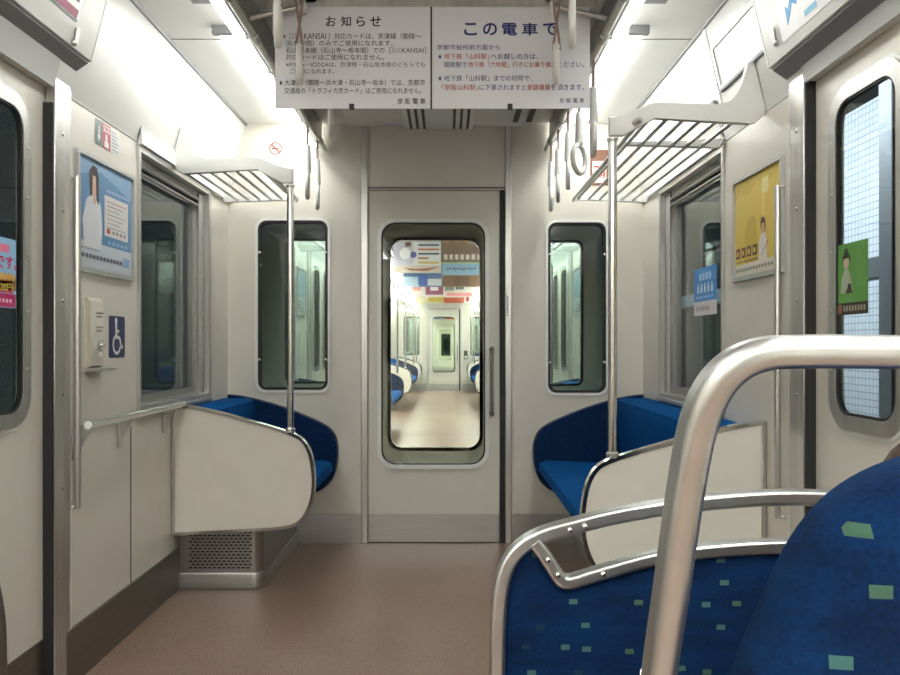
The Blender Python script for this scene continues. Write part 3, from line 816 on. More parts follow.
# ------------------------------------------------------------------ luggage racks
def rack(s, ya, yb, label, mids=(), bolts=True, group=None, nrod=6):
    t = thing('luggage_rack', label, 'luggage rack', (X(s, 0.85), (ya + yb) / 2, 1.73), group)
    prof = [(1.098, 1.80), (1.066, 1.772), (1.04, 1.765), (0.735, 1.790), (0.66, 1.745), (0.635, 1.729), (0.588, 1.729), (0.588, 1.790), (0.635, 1.792),
            (0.725, 1.836), (0.76, 1.836), (0.945, 1.826), (0.985, 1.838), (1.008, 1.865), (1.022, 1.905), (1.034, 1.962), (1.060, 1.968), (1.093, 1.83)]
    b = B(); slab(b, prof, ya - 0.011, ya + 0.011, dpl(s), 0.004, 2); p = obj('end_plate', b, WPAINT, t)
    if bolts:
        b = B(); ball(b, (X(s, 1.085), ya, 1.842), 0.010); obj('bolt', b, SEAM, p)
    fp = [(1.075, 1.772), (0.735, 1.790), (0.70, 1.775), (0.70, 1.800), (0.74, 1.822), (0.95, 1.815), (1.09, 1.83)]
    b = B(); slab(b, fp, yb - 0.010, yb + 0.010, dpl(s), 0.003, 2); obj('end_plate', b, WPAINT, t)
    for m in mids:
        b = B(); slab(b, [(1.075, 1.780), (0.72, 1.790), (0.72, 1.806), (0.95, 1.806), (1.09, 1.82)], m - 0.012, m + 0.012, dpl(s), 0.003, 1); obj('cross_plate', b, WPAINT, t)
    for q in range(nrod):
        d = 0.728 + q * 0.0555; z = 1.796 - q * 0.002
        b = B(); tube(b, (X(s, d), ya, z), (X(s, d), yb, z), 0.0075, 10); obj('rod', b, STEEL, t)
    if s < 0 or True:
        b = B(); tube(b, (X(s, 0.66), ya, 1.766), (X(s, 0.66), ya + 0.02, 1.766), 0.006); sweep(b, spline([(X(s, 0.665), ya, 1.768), (X(s, 0.69), ya + 0.10, 1.778), (X(s, 0.705), yb, 1.79)], 6), circ(0.0085, 10)); obj('front_rod', b, STEEL, t)
    return t
PYL, PYR = 3.37, 2.61
rack(-1, PYL, 4.08, 'white luggage rack with steel rods above the left bench')
rack(1, PYR, 4.08, 'white luggage rack with steel rods above the right bench', (2.98,))

def pole(s, y, z0, z1, label, group=None):
    t = thing('grab_pole', label, 'pole', (X(s, 0.60), y, z0), group)
    b = B(); tube(b, (X(s, 0.60), y, z0), (X(s, 0.60), y, z1), 0.0145, 18); obj('tube', b, CHROME, t)
    b = B(); lathe(b, (X(s, 0.60), y, z0), [(0.021, 0.0), (0.021, 0.014), (0.015, 0.02)], 'z'); obj('foot_collar', b, STEEL, t)
    b = B(); lathe(b, (X(s, 0.60), y, z1 - 0.006), [(0.016, -0.006), (0.018, 0.0), (0.018, 0.006)], 'z'); obj('top_collar', b, STEEL, t)
    return t
pole(-1, PYL, 0.681, 1.722, 'vertical steel grab pole on the left bench side panel')
pole(1, PYR, 0.681, 1.722, 'vertical steel grab pole on the right bench side panel')

# ------------------------------------------------------------------ longitudinal benches
def pchain():
    # free edge of the side panel, from the wall top round to the wall bottom
    top = [(1.085, 0.797), (0.95, 0.773), (0.80, 0.735), (0.66, 0.695), (0.600, 0.675)]
    cor = [(0.552, 0.650), (0.522, 0.605), (0.507, 0.545)]
    low = [(0.501, 0.480), (0.507, 0.410), (0.530, 0.345), (0.570, 0.300), (0.640, 0.281), (0.80, 0.270), (1.085, 0.256)]
    return [(p.x, p.y) for p in spline([(a, c, 0) for a, c in top + cor + low], 4)]
PCH = pchain()
def bench(s, y0, y1, label, near_panel=True, far_pad=True, detail=True, group=None, far_panel=False, back=True):
    """blue bench along the side wall: y0 near side panel, y1 far end"""
    t = thing('bench_seat', label, 'bench', (X(s, 0.85), (y0 + y1) / 2, 0), group)
    P = dpl(s)
    def side_panel(y):
        b = B(); plate(b, [PCH], y - 0.012, y + 0.012, P); pn = obj('side_panel', b, CREAM, t)
        b = B(); sweep(b, [P(d, z, y) for d, z in PCH], [(-0.006, -0.018), (0.007, -0.018), (0.009, 0), (0.007, 0.018), (-0.006, 0.018)], (0, 1, 0)); obj('edge_trim', b, CHROME, pn)
        b = B(); box(b, min(X(s, 1.082), X(s, 1.0975)), max(X(s, 1.082), X(s, 1.0975)), y - 0.015, y + 0.013, 0.25, 0.80, 0.002, 1); obj('wall_strip', b, STEEL, pn)
        if detail:
            b = B()
            for zz in (0.33, 0.48, 0.63): ball(b, (X(s, 1.089), y - 0.015, zz), 0.004, 1, 0.6, 1, 8)
            obj('screw', b, STEEL, pn)
    if near_panel: side_panel(y0)
    if far_panel: side_panel(y1)
    ys0, ys1 = y0 + 0.016, y1 - (0.068 if far_pad else 0.016)
    b = B(); slab(b, [(0.97, 0.405), (0.935, 0.72), (0.945, 0.762), (0.975, 0.772), (1.096, 0.772), (1.096, 0.36), (0.97, 0.36)], ys0, ys1 + 0.002, P, 0.008, 2); obj('backrest', b, BLUE, t)
    b = B(); slab(b, [(0.975, 0.365), (0.60, 0.358), (0.555, 0.368), (0.532, 0.400), (0.540, 0.436), (0.575, 0.450), (0.975, 0.432)], ys0, ys1, P, 0.012, 3); obj('seat_cushion', b, BLUE, t)
    b = B(); slab(b, [(1.09, 0.30), (0.66, 0.30), (0.58, 0.352), (0.60, 0.357), (1.09, 0.362)], ys0, ys1, P); obj('seat_pan', b, DARKGREY, t)
    if far_pad:
        pad = [(1.09, 0.300), (0.90, 0.285), (0.72, 0.272), (0.63, 0.280), (0.565, 0.315), (0.530, 0.37), (0.516, 0.44), (0.515, 0.52), (0.535, 0.585), (0.585, 0.630), (0.68, 0.675), (0.80, 0.722), (0.92, 0.758), (1.02, 0.780), (1.09, 0.788)]
        b = B(); slab(b, [(q.x, q.y) for q in spline([(a, c, 0) for a, c in pad], 3)], y1 - 0.066, y1 - 0.002, P, 0.022, 3, False); obj('end_pad', b, NAVY, t)
    # heater base
    yb = y0 + 0.075
    loop = [(X(s, 1.09), yb), (X(s, 1.09), y1 - 0.01), (X(s, 0.735), y1 - 0.01)]
    for q in range(7):
        a = PI / 2 * q / 6; r = 0.05
        loop.append((X(s, 0.735 + r - r * math.cos(a)), yb + r - r * math.sin(a)))
    b = B(); slab(b, loop, 0.0, 0.30, XY); bs = obj('heater_base', b, DSTEEL if not detail else MSTEEL, t)
    if detail:
        b = B(); l2 = [(X(s, 1.09), yb - 0.012), (X(s, 1.09), y1 - 0.01), (X(s, 0.724), y1 - 0.01)]
        for q in range(7):
            a = PI / 2 * q / 6; r = 0.058
            l2.append((X(s, 0.724 + r - r * math.cos(a)), yb - 0.012 + r - r * math.sin(a)))
        slab(b, l2, 0.0, 0.068, XY, 0.004, 2); obj('kick_skirt', b, LSTEEL, bs)
        b = B()
        for r in range(13):
            for c in range(13):
                d0 = 1.050 - c * 0.0205 - (0.010 if r % 2 else 0)
                z0 = 0.086 + r * 0.0138
                box(b, min(X(s, d0), X(s, d0 - 0.0135)), max(X(s, d0), X(s, d0 - 0.0135)), yb - 0.0012, yb + 0.003, z0, z0 + 0.0065)
        obj('vent_slots', b, RUBBER, bs)
    return t
bench(-1, PYL, END, 'short blue bench on the left with cream side panel and perforated heater base')
bench(1, PYR, END, 'long blue bench on the right behind the foreground seats')

# next car: benches, poles, racks, straps, hanging posters
for s, w in ((-1, 'left'), (1, 'right')):
    for q, (a, c) in enumerate(((5.02, 6.25), (8.1, 10.7), (12.7, 15.9), (17.3, 18.39))):
        pos = ('closest to us', 'second from us', 'third from us', 'by its far end wall')[q]
        bench(s, a, c, 'blue bench on the %s side of the next car, %s' % (w, pos), detail=False, far_pad=True, near_panel=q > 0)
        if q > 0:
            pole(s, a, 0.681, 1.722, 'next car grab pole, near end of %s bench %s' % (w, pos))
        if q in (1, 2): pole(s, c - 0.03, 0.66, 1.722, 'next car grab pole, far end of %s bench %s' % (w, pos))
        rack(s, a, c - 0.05, 'luggage rack on the %s side of the next car, %s' % (w, pos), bolts=False, nrod=4)
for s, w in ((-1, 'left'), (1, 'right')):
    src = None
    for q in range(18):
        y = 5.6 + q * 0.68
        if src is None:
            src = strap_hanger(X(s, RD), y, RZ, 1.722, 'white hand strap on the %s rail of the next car' % w, True, 0.1, 'hand straps on the %s rail of the next car' % w)
        else:
            o = src.copy(); sc.collection.objects.link(o); o.location = (X(s, RD), y, 1.722)
            for ch in list(src.children):
                cc = ch.copy(); sc.collection.objects.link(cc); cc.parent = o
for s, w in ((-1, 'left'), (1, 'right')):
    for q, (a, c) in enumerate(((22.0, 25.0), (27.0, 30.0))):
        bench(s, a, c, 'blue bench on the %s side two cars ahead, %s' % (w, ('nearer', 'farther')[q]), detail=False)

def ad(y, x0, x1, z0, z1, paint, label):
    t = thing('hanging_poster', label, 'poster', ((x0 + x1) / 2, y, z0))
    b = B(); box(b, x0, x1, y, y + 0.003, z0, z1); obj('sheet', b, PAPER, t)
    b = B(); box(b, x0, x1, y - 0.004, y + 0.008, z1 - 0.004, z1 + 0.012); tube(b, ((x0 + x1) / 2, y + 0.002, z1), ((x0 + x1) / 2, y + 0.002, ZC - 0.02), 0.005); obj('holder', b, STEEL, t)
    f = Flat(XZ, y, -1, 0.001)
    paint(f, x0, x1, z0, z1)
    f.build('print', t)
def R(f, x0, x1, z0, z1, a, b_, c, d, m, k=1): f.rect(x0 + (x1 - x0) * a, z0 + (z1 - z0) * b_, x0 + (x1 - x0) * c, z0 + (z1 - z0) * d, m, k)
def p_lines(f, *e):
    R(f, *e, 0, 0, 1, 1, ink(222, 222, 228)); R(f, *e, 0, 0, .42, 1, ink(196, 190, 212), 2)
    x0, x1, z0, z1 = e
    f.disc(x0 + (x1 - x0) * .25, z0 + (z1 - z0) * .62, 0.06, ink(238, 236, 240), 3); f.disc(x0 + (x1 - x0) * .42, z0 + (z1 - z0) * .58, 0.035, ink(90, 90, 170), 3)
    R(f, *e, .25, .84, .37, .98, ink(110, 60, 50), 4)
    for i, col in enumerate(((60, 90, 120), (196, 110, 70), (60, 90, 110), (190, 110, 80), (220, 180, 60))):
        R(f, *e, .52, .86 - i * .14, (.96 if i != 3 else .74), .92 - i * .14, ink(*col), 3)
    R(f, *e, 0, 0, 1, .24, ink(206, 190, 178), 3)
    f.poly([(x0 + (x1 - x0) * a, z0 + (z1 - z0) * c) for a, c in ((.22, .17), (.35, .08), (.7, .06), (.98, .2), (.75, .16), (.5, .13))], ink(150, 90, 70), 4)
def p_brown(f, *e):
    R(f, *e, 0, 0, 1, 1, ink(118, 96, 82)); R(f, *e, .5, .5, 1, 1, ink(140, 144, 150), 2)
    x0, x1, z0, z1 = e
    for i in range(5): f.disc(x0 + (x1 - x0) * (.12 + .09 * i), z0 + (z1 - z0) * (.62 + .08 * (i % 2)), 0.03, ink(178, 130, 70), 3)
    f.disc(x0 + (x1 - x0) * .72, z0 + (z1 - z0) * .6, 0.06, ink(170, 165, 160), 3, 1.2); f.disc(x0 + (x1 - x0) * .84, z0 + (z1 - z0) * .45, 0.05, ink(90, 66, 60), 3, 1.5)
    for i in range(9): R(f, *e, .06 + i * .1, .08, .12 + i * .1, .22, ink(210, 200, 195), 3)
def p_sky(f, *e):
    R(f, *e, 0, .45, 1, 1, ink(150, 192, 220)); R(f, *e, 0, .92, 1, 1, ink(190, 210, 150), 2); R(f, *e, 0, 0, 1, .46, ink(134, 96, 66), 2)
    for i in range(12): R(f, *e, .1 + i * .065, .66 + .02 * (i % 3), .14 + i * .065, .74 + .02 * (i % 2), ink(70, 90, 130), 3)
    R(f, *e, .3, .05, .7, .4, ink(110, 76, 56), 3)
def p_blue(f, *e):
    R(f, *e, 0, 0, 1, 1, ink(70, 112, 160)); R(f, *e, 0, 0, .4, .4, ink(180, 205, 225), 2); R(f, *e, .38, .08, .62, .5, ink(50, 90, 180), 3); R(f, *e, .62, .05, .98, .32, ink(214, 218, 224), 3)
    for i in range(6): R(f, *e, .3 + i * .08, .55, .36 + i * .08, .9, ink(170, 200, 222), 3)
def p_pink(f, *e):
    R(f, *e, 0, 0, 1, 1, ink(220, 206, 208)); R(f, *e, .45, .1, 1, .9, ink(140, 66, 104), 2); R(f, *e, .6, .3, .85, .55, ink(230, 225, 228), 3); R(f, *e, .05, .3, .3, .9, ink(216, 150, 140), 3)
def p_photo(f, *e):
    R(f, *e, 0, 0, 1, 1, ink(214, 214, 210)); R(f, *e, .05, .3, .34, .95, ink(120, 124, 122), 2); R(f, *e, .38, .35, .64, .92, ink(90, 96, 104), 2); R(f, *e, .1, .04, .9, .2, ink(230, 140, 150), 2)
def p_yel(f, *e):
    R(f, *e, 0, 0, 1, 1, ink(238, 226, 190)); R(f, *e, .45, .05, 1, .95, ink(236, 206, 90), 2); R(f, *e, .1, .3, .35, .7, ink(200, 180, 150), 3)
def p_red(f, *e):
    R(f, *e, 0, 0, .72, 1, ink(232, 108, 76)); R(f, *e, .72, 0, 1, 1, ink(232, 226, 222)); R(f, *e, .8, .1, .9, .6, ink(214, 70, 60), 2)
    for i in range(6): R(f, *e, .06 + .1 * i, .3, .13 + .1 * i, .6, ink(246, 200, 180), 2)
zb, zt = 1.818, 2.153
ads = [(8.55, -1, zb, zt, p_lines, 'white hanging poster with five coloured lines, nearest on the left in the next car'),
       (7.45, 1, 1.818, zt, p_brown, 'brown hanging poster, nearest on the right in the next car'),
       (10.6, -1, zb, zt, p_blue, 'blue hanging poster, second on the left in the next car'),
       (10.6, 1, zb, zt, p_sky, 'sky blue over brown hanging poster, second on the right in the next car'),
       (12.8, -1, zb, zt, p_pink, 'pink and maroon hanging poster, third on the left in the next car'),
       (12.8, 1, zb, zt, p_photo, 'hanging poster with small grey photographs, third on the right in the next car'),
       (14.7, -1, zb, zt, p_yel, 'yellow hanging poster, farthest on the left in the next car'),
       (14.7, 1, zb, zt, p_red, 'orange red hanging poster, farthest on the right in the next car')]
for y, s, z0, z1, p, lab in ads:
    xa, xb = (-0.575, -0.062) if s < 0 else (-0.058, 0.455)
    ad(y, xa, xb, z0, z1, p, lab)
ad(24.0, -0.575, -0.062, zb, zt, p_blue, 'left hanging poster two cars ahead')
ad(24.0, -0.058, 0.455, zb, zt, p_red, 'right hanging poster two cars ahead')
# small controls beside the far door of the next car
b = B(); box(b, 0.39, 0.47, CAR2[1] - 0.03, CAR2[1], 0.72, 0.92, 0.004, 1); t = obj('door_switch', b, DARKGREY, None, 'small dark switch plate beside the far door of the next car', 'switch')
b = B(); box(b, 0.405, 0.455, CAR2[1] - 0.034, CAR2[1] - 0.029, 0.74, 0.80); obj('button', b, WPLASTIC, t)

# ------------------------------------------------------------------ left wall: rail, bars, posters, intercom, signs
PXL = X(-1, HW)
PXR = X(1, HW)
t = thing('handrail', 'horizontal steel handrail along the left wall below the window', 'handrail', (PXL, 2.9, 0.80))
b = B(); tube(b, (-1.108, 2.47, 0.800), (-1.108, 3.352, 0.800), 0.0135, 16); r_ = obj('rail', b, CHROME, t)
b = B(); lathe(b, (-1.108, 2.468, 0.800), [(0.005, -0.004), (0.0125, -0.002), (0.0135, 0.004)], 'y'); obj('end_cap', b, WPAINT, r_)
for y in (2.485, 2.83, 3.27):
    b = B(); plate(b, [[(1.097, 0.700), (1.097, 0.775), (1.060, 0.806), (1.042, 0.792)]], y - 0.008, y + 0.008, dpl(-1))
    box(b, PXL, PXL + 0.008, y - 0.022, y + 0.018, 0.690, 0.775, 0.002, 1); obj('bracket', b, STEEL, t)

def grab_bar(s, y, z0, z1, label):
    xw = X(s, HW); xb = X(s, HW - 0.021)
    t = thing('grab_bar', label, 'grab bar', (xw, y, z0))
    b = B(); tube(b, (xb, y + 0.012, z0), (xb, y + 0.012, z1), 0.0095, 16); obj('bar', b, STEEL, t)
    for zz in (z0 + 0.004, z1 - 0.004):
        b = B(); sweep(b, [(xb, y + 0.012, zz), (xw, y + 0.008, zz)], circ(0.005, 10)); obj('mount', b, STEEL, t)
    return t
grab_bar(-1, 2.452, 0.545, 1.568, 'vertical steel grab bar on the left wall beside the door post')
grab_bar(1, 2.452, 0.515, 1.540, 'vertical steel grab bar on the right wall beside the yellow poster')

def frame(name, pl, w, sign, y0, z0, y1, z1, label):
    t = thing(name, label, 'poster', pl((y0 + y1) / 2, z0, w))
    b = B(); plate(b, [rect(y0, z0, y1, z1), rect(y0 + 0.012, z0 + 0.016, y1 - 0.010, z1 - 0.010)], w, w + sign * 0.012, pl); obj('frame', b, ALU, t)
    b = B(); plate(b, [rect(y0 + 0.01, z0 + 0.012, y1 - 0.008, z1 - 0.008)], w, w + sign * 0.003, pl); obj('sheet', b, ink(214, 218, 224), t)
    return t
# blue medical poster
y0, z0, y1, z1 = 2.490, 1.280, 2.938, 1.662
t = frame('framed_poster', YZ, PXL, 1, y0, z0, y1, z1, 'framed blue poster with white coated figure on the left wall')
f = Flat(YZ, PXL + 0.003, 1)
U = lambda a: y0 + (y1 - y0) * a
V = lambda a: z0 + (z1 - z0) * a
PB = ink(104, 150, 192); PB2 = ink(140, 178, 210)
f.rect(U(.03), V(.05), U(.97), V(.27), ink(204, 212, 222)); f.rect(U(.03), V(.27), U(.97), V(.97), PB)
f.poly([(U(.03), V(.80)), (U(.4), V(.90)), (U(.97), V(.76)), (U(.97), V(.97)), (U(.03), V(.97))], PB2, 2)
f.poly([(U(a), V(c)) for a, c in ((.12, .22), (.10, .45), (.16, .62), (.24, .68), (.33, .68), (.40, .60), (.42, .40), (.40, .22))], ink(222, 226, 232), 3)
f.poly([(U(a), V(c)) for a, c in ((.22, .66), (.20, .86), (.26, .93), (.33, .92), (.36, .84), (.36, .60), (.32, .64), (.31, .84), (.26, .84), (.25, .66))], ink(64, 50, 48), 4)
f.disc(U(.28), V(.79), .030, ink(222, 190, 170), 3, 1.5)
f.rect(U(.27), V(.60), U(.31), V(.68), ink(222, 190, 170), 4)
f.rect(U(.46), V(.36), U(.90), V(.72), ink(226, 224, 222), 3)
for i in range(7): f.rect(U(.50), V(.665 - i * .038), U(.86 - .06 * (i % 3)), V(.675 - i * .038), ink(190, 160, 156) if i < 2 else ink(176, 172, 172), 4)
f.rect(U(.50), V(.385), U(.56), V(.43), ink(190, 80, 80), 4)
for i in range(4): f.rect(U(.60 + .07 * i), V(.39), U(.64 + .07 * i), V(.42), ink(150, 140, 140), 4)
for i in range(10): f.rect(U(.50 + .044 * i), V(.75), U(.53 + .044 * i), V(.775), ink(176, 200, 222), 4)
for i in range(5): f.rect(U(.52 + .08 * i), V(.29), U(.57 + .08 * i), V(.32), ink(150, 190, 220), 4)
for i in range(12): f.rect(U(.08 + .06 * i), V(.13), U(.125 + .06 * i), V(.165), ink(110, 116, 130), 4)
for i in range(6): f.rect(U(.08 + .05 * i), V(.20), U(.11 + .05 * i), V(.215), ink(150, 160, 170), 4)
f.rect(U(.80), V(.12), U(.93), V(.20), ink(140, 176, 214), 4)
f.build('print', t)
# yellow poster on the right wall
yy0, zz0, yy1, zz1 = 2.460, 1.272, 2.885, 1.632
t = frame('framed_poster', YZ, PXR, -1, yy0, zz0, yy1, zz1, 'framed yellow poster on the right wall beside the window')
f = Flat(YZ, PXR - 0.003, -1)
U = lambda a: yy1 - (yy1 - yy0) * a          # left to right as seen from inside
V = lambda a: zz0 + (zz1 - zz0) * a
YE = ink(226, 200, 92); YE2 = ink(212, 184, 74); YE3 = ink(236, 214, 120)
f.rect(U(.03), V(.05), U(.97), V(.16), ink(226, 222, 206)); f.rect(U(.03), V(.16), U(.97), V(.97), YE)
f.poly([(U(a), V(c)) for a, c in ((.03, .80), (.15, .86), (.30, .80), (.5, .90), (.7, .84), (.97, .92), (.97, .97), (.03, .97))], YE2, 2)
f.poly([(U(a), V(c)) for a, c in ((.25, .16), (.25, .5), (.36, .60), (.47, .58), (.50, .4), (.50, .16))], YE2, 2)
f.poly([(U(a), V(c)) for a, c in ((.60, .16), (.60, .78), (.66, .80), (.66, .16))], YE3, 2)
f.rect(U(.60), V(.76), U(.73), V(.9), ink(240, 228, 160), 3)
f.poly([(U(a), V(c)) for a, c in ((.54, .16), (.55, .34), (.60, .42), (.66, .42), (.70, .34), (.71, .16))], ink(228, 222, 214), 4)
f.disc(U(.63), V(.45), .017, ink(220, 180, 150), 5, 1.3)
f.poly([(U(a), V(c)) for a, c in ((.59, .42), (.585, .50), (.61, .54), (.65, .54), (.675, .50), (.67, .42), (.655, .49), (.605, .49))], ink(96, 60, 44), 6)
for i in range(4): f.rect(U(.06 + .12 * i), V(.22), U(.15 + .12 * i), V(.32), ink(126, 70, 56) if i < 2 else ink(110, 84, 60), 4)
for i in range(4): f.rect(U(.08 + .12 * i), V(.245), U(.12 + .12 * i), V(.29), YE, 5)
for i in range(9): f.rect(U(.08 + .05 * i), V(.175), U(.115 + .05 * i), V(.195), ink(120, 100, 60), 4)
for i in range(14): f.rect(U(.06 + .06 * i), V(.09), U(.10 + .06 * i), V(.12), ink(150, 146, 136), 4)
for i in range(6): f.rect(U(.60 + .022 * i), V(.20 + .02 * i), U(.615 + .022 * i), V(.22 + .02 * i), ink(190, 110, 110), 5)
f.build('print', t)
# next car: framed posters and closed doors on its side walls
for s, w in ((-1, 'left'), (1, 'right')):
    xw = X(s, HW)
    t = frame('framed_poster', YZ, xw, -s, 6.15, 1.275, 6.53, 1.655, 'framed pale poster on the %s wall of the next car' % w)
    f = Flat(YZ, xw - s * 0.003, -s, 0.001)
    f.rect(6.165, 1.29, 6.515, 1.64, ink(196, 204, 208), 1); f.rect(6.18, 1.42, 6.50, 1.62, ink(150, 176, 190), 2)
    for q in range(4): f.rect(6.20, 1.31 + .024 * q, 6.46 - .03 * q, 1.32 + .024 * q, ink(120, 126, 130), 2)
    f.build('print', t)
    t = thing('door_%d' % (51 if s < 0 else 52), None, None, (xw, 7.3, 0)); t['kind'] = 'structure'
    i0 = X(s, HW - 0.012)
    for a, c, m in ((6.62, 6.72, STEEL), (7.88, 7.98, STEEL), (6.72, 6.75, RUBBER), (7.85, 7.88, RUBBER)):
        b = B(); box(b, min(i0, xw), max(i0, xw), a, c, 0, 1.86); obj('door_post', b, m, t)
    for a in (6.86, 7.40):
        b = B(); plate(b, [rr(a, 0.82, a + 0.36, 1.74, 0.08), rr(a + 0.035, 0.855, a + 0.325, 1.705, 0.06)], i0, xw, YZ); obj('window_frame', b, CHROME, t)
        b = B(); plate(b, [rr(a + 0.03, 0.85, a + 0.33, 1.71, 0.06)], X(s, HW - 0.004), X(s, HW - 0.001), YZ); obj('pane', b, RUBBER, t)
# emergency sticker
f = Flat(YZ, PXL + 0.0005, 1)
ya, yb, za, zb_ = 2.632, 2.826, 1.712, 1.797
f.rect(ya, za, yb, zb_, ink(226, 226, 226), 1); f.rect(ya, za, ya + .055, zb_, ink(92, 108, 104), 2); f.rect(ya + .055, za, ya + .120, zb_, ink(178, 62, 70), 2)
f.text('SOS', ya + .062, za + .056, ya + .114, za + .080, ink(240, 230, 230), 3, .02)
f.rect(ya + .078, za + .022, ya + .094, za + .050, ink(240, 230, 230), 3); f.rect(ya + .070, za + .006, ya + .104, za + .026, ink(240, 230, 230), 3)
f.poly([(ya + .018, za + .034), (ya + .028, za + .012), (ya + .038, za + .034)], ink(235, 238, 236), 3); f.rect(ya + .024, za + .034, ya + .032, za + .066, ink(235, 238, 236), 3)
for i in range(6): f.rect(ya + .128, za + .010 + .012 * i, ya + .186 - .012 * (i % 2), za + .014 + .012 * i, ink(150, 150, 154), 3)
f.build('emergency_sticker', None, label='small emergency sticker in grey, red and white above the blue poster', cat='sticker')
# intercom
iy0, iy1 = 2.556, 2.656
t = thing('intercom', 'beige intercom box with silver button on the left wall', 'intercom', (PXL, 2.61, 0.965))
b = B(); plate(b, [[(HW, 0.972), (HW - 0.018, 0.980), (HW - 0.018, 1.185), (HW - 0.010, 1.200), (HW, 1.202)]], iy0, iy1, dpl(-1)); obj('housing', b, BEIGEPL, t)
b = B(); plate(b, [[(HW, 0.960), (HW - 0.060, 0.964), (HW - 0.062, 0.972), (HW, 0.976)]], iy0 - 0.004, iy1 + 0.004, dpl(-1)); obj('tray', b, STEEL, t)
b = B(); lathe(b, (PXL + 0.018, 2.626, 1.045), [(0.020, 0.0), (0.020, 0.006), (0.012, 0.008), (0.010, 0.014)], 'x'); obj('button', b, CHROME, t)
b = B(); lathe(b, (PXL + 0.018, 2.628, 1.018), [(0.008, 0.0), (0.008, 0.006)], 'x'); obj('lamp', b, WPLASTIC, t)
f = Flat(YZ, PXL + 0.0182, 1)
for i, z in enumerate((1.150, 1.138, 1.104, 1.092)): f.rect(2.600, z, 2.655 - .008 * (i % 2), z + .005, ink(140, 136, 130), 1)
f.build('lettering', t)
# wheelchair sign
wy0, wy1, wz0, wz1 = 2.738, 2.874, 1.003, 1.149
NAVYP = ink(50, 60, 98); WP = ink(232, 234, 238)
f = Flat(YZ, PXL + 0.0005, 1)
f.poly(rr(wy0, wz0, wy1, wz1, .010), NAVYP, 1)
cy = 2.802
f.disc(cy - .004, 1.132, .0115, WP, 2)
def stroke(pts, t):
    for (a, c), (d, e) in zip(pts, pts[1:]):
        n = Vector((-(e - c), d - a)).normalized() * t * 0.68
        f.poly([(a + n.x, c + n.y), (d + n.x, e + n.y), (d - n.x, e - n.y), (a - n.x, c - n.y)], WP, 2)
stroke([(cy - .004, 1.124), (cy - .002, 1.072)], .012)
stroke([(cy - .002, 1.097), (cy + .022, 1.096)], .008)
stroke([(cy - .006, 1.076), (cy + .026, 1.074), (cy + .042, 1.038), (cy + .054, 1.044)], .009)
f.ring(cy + .002, 1.050, .036, .011, WP, 2, 1.0, 110, 345)
f.build('wheelchair_sign', None, label='navy sign with white wheelchair symbol on the left wall', cat='sign')

# no smoking sign on the end wall
f = Flat(XZ, END - 0.0008, -1)
nx0, nx1, nz0, nz1 = -0.962, -0.852, 2.045, 2.130
f.rect(nx0, nz0, nx1, nz1, ink(226, 220, 208), 1)
cx, cz = (nx0 + nx1) / 2, (nz0 + nz1) / 2
f.rect(cx - .022, cz - .005, cx + .014, cz + .005, ink(90, 80, 76), 2); f.rect(cx + .016, cz - .005, cx + .024, cz + .005, ink(200, 120, 90), 2)
f.ring(cx, cz, .034, .007, ink(176, 62, 58), 3)
f.poly([(cx - .026, cz + .020), (cx - .020, cz + .026), (cx + .026, cz - .020), (cx + .020, cz - .026)], ink(176, 62, 58), 4)
f.build('no_smoking_sign', None, label='small no smoking sign high on the end wall above the left window', cat='sign')
# red marked notice on the right of the end wall
t = thing('small_notice', 'small white notice with red scrawl and brown border above the right end window', 'notice', (0.81, END, 1.89))
BR = ink(120, 82, 62)
b = B(); box(b, 0.757, 0.852, END - 0.006, END, 1.892, 2.080, 0.002, 1); obj('board', b, BR, t)
f = Flat(XZ, END - 0.006, -1)
f.rect(0.768, 1.905, 0.842, 2.02, ink(226, 214, 206), 1)
for i in range(5): f.poly([(.775 + .012 * i, 1.93 + .014 * (i % 3)), (.783 + .012 * i, 1.925 + .014 * (i % 2)), (.790 + .012 * i, 1.965 + .012 * (i % 2)), (.782 + .012 * i, 1.968)], ink(190, 60, 56), 2)
f.rect(.775, 1.985, .835, 1.995, ink(190, 60, 56), 2)
f.build('print', t)
# narrow label strip on the post right of the door
b = B(); box(b, 0.311, 0.326, END - 0.014, END - 0.012, 1.192, 1.318); t = obj('label_strip', b, WPLASTIC, None, 'narrow white label strip on the post right of the gangway door', 'label')
f = Flat(XZ, END - 0.014, -1)
for i in range(8): f.rect(.3150, 1.202 + .0135 * i, .3225, 1.210 + .0135 * i, ink(130, 136, 150), 1)
f.build('lettering', t)

# stickers on the glass
xg = X(1, HW + 0.057)
f = Flat(YZ, xg - 0.0004, -1)
U = lambda a: 3.545 - 0.30 * a
f.rect(U(0), 1.235, U(1), 1.378, ink(62, 140, 206), 1); f.rect(U(0), 1.175, U(1), 1.235, ink(214, 206, 210), 1)
for i in range(5): f.rect(U(.16 + .15 * i), 1.272, U(.24 + .15 * i), 1.298, ink(216, 230, 244), 2); f.disc(U(.20 + .15 * i), 1.304, .008, ink(216, 230, 244), 2)
for i in range(4): f.rect(U(.25 + .14 * i), 1.325, U(.35 + .14 * i), 1.355, ink(170, 206, 236), 2)
for i in range(7): f.rect(U(.12 + .11 * i), 1.248, U(.18 + .11 * i), 1.258, ink(190, 216, 240), 2)
for i in range(6): f.rect(U(.12 + .1 * i), 1.195, U(.17 + .1 * i), 1.215, ink(190, 120, 120) if i > 4 else ink(150, 140, 150), 2)
f.build('window_sticker', None, label='blue and white sticker on the right side window', cat='sticker')
xg = X(1, HW + 0.025)
f = Flat(YZ, xg - 0.0004, -1)
U = lambda a: 2.190 - 0.172 * a
GR = ink(94, 156, 72)
f.rect(U(0), 1.136, U(1), 1.318, GR, 1); f.rect(U(0), 1.128, U(1), 1.160, ink(54, 50, 40), 2)
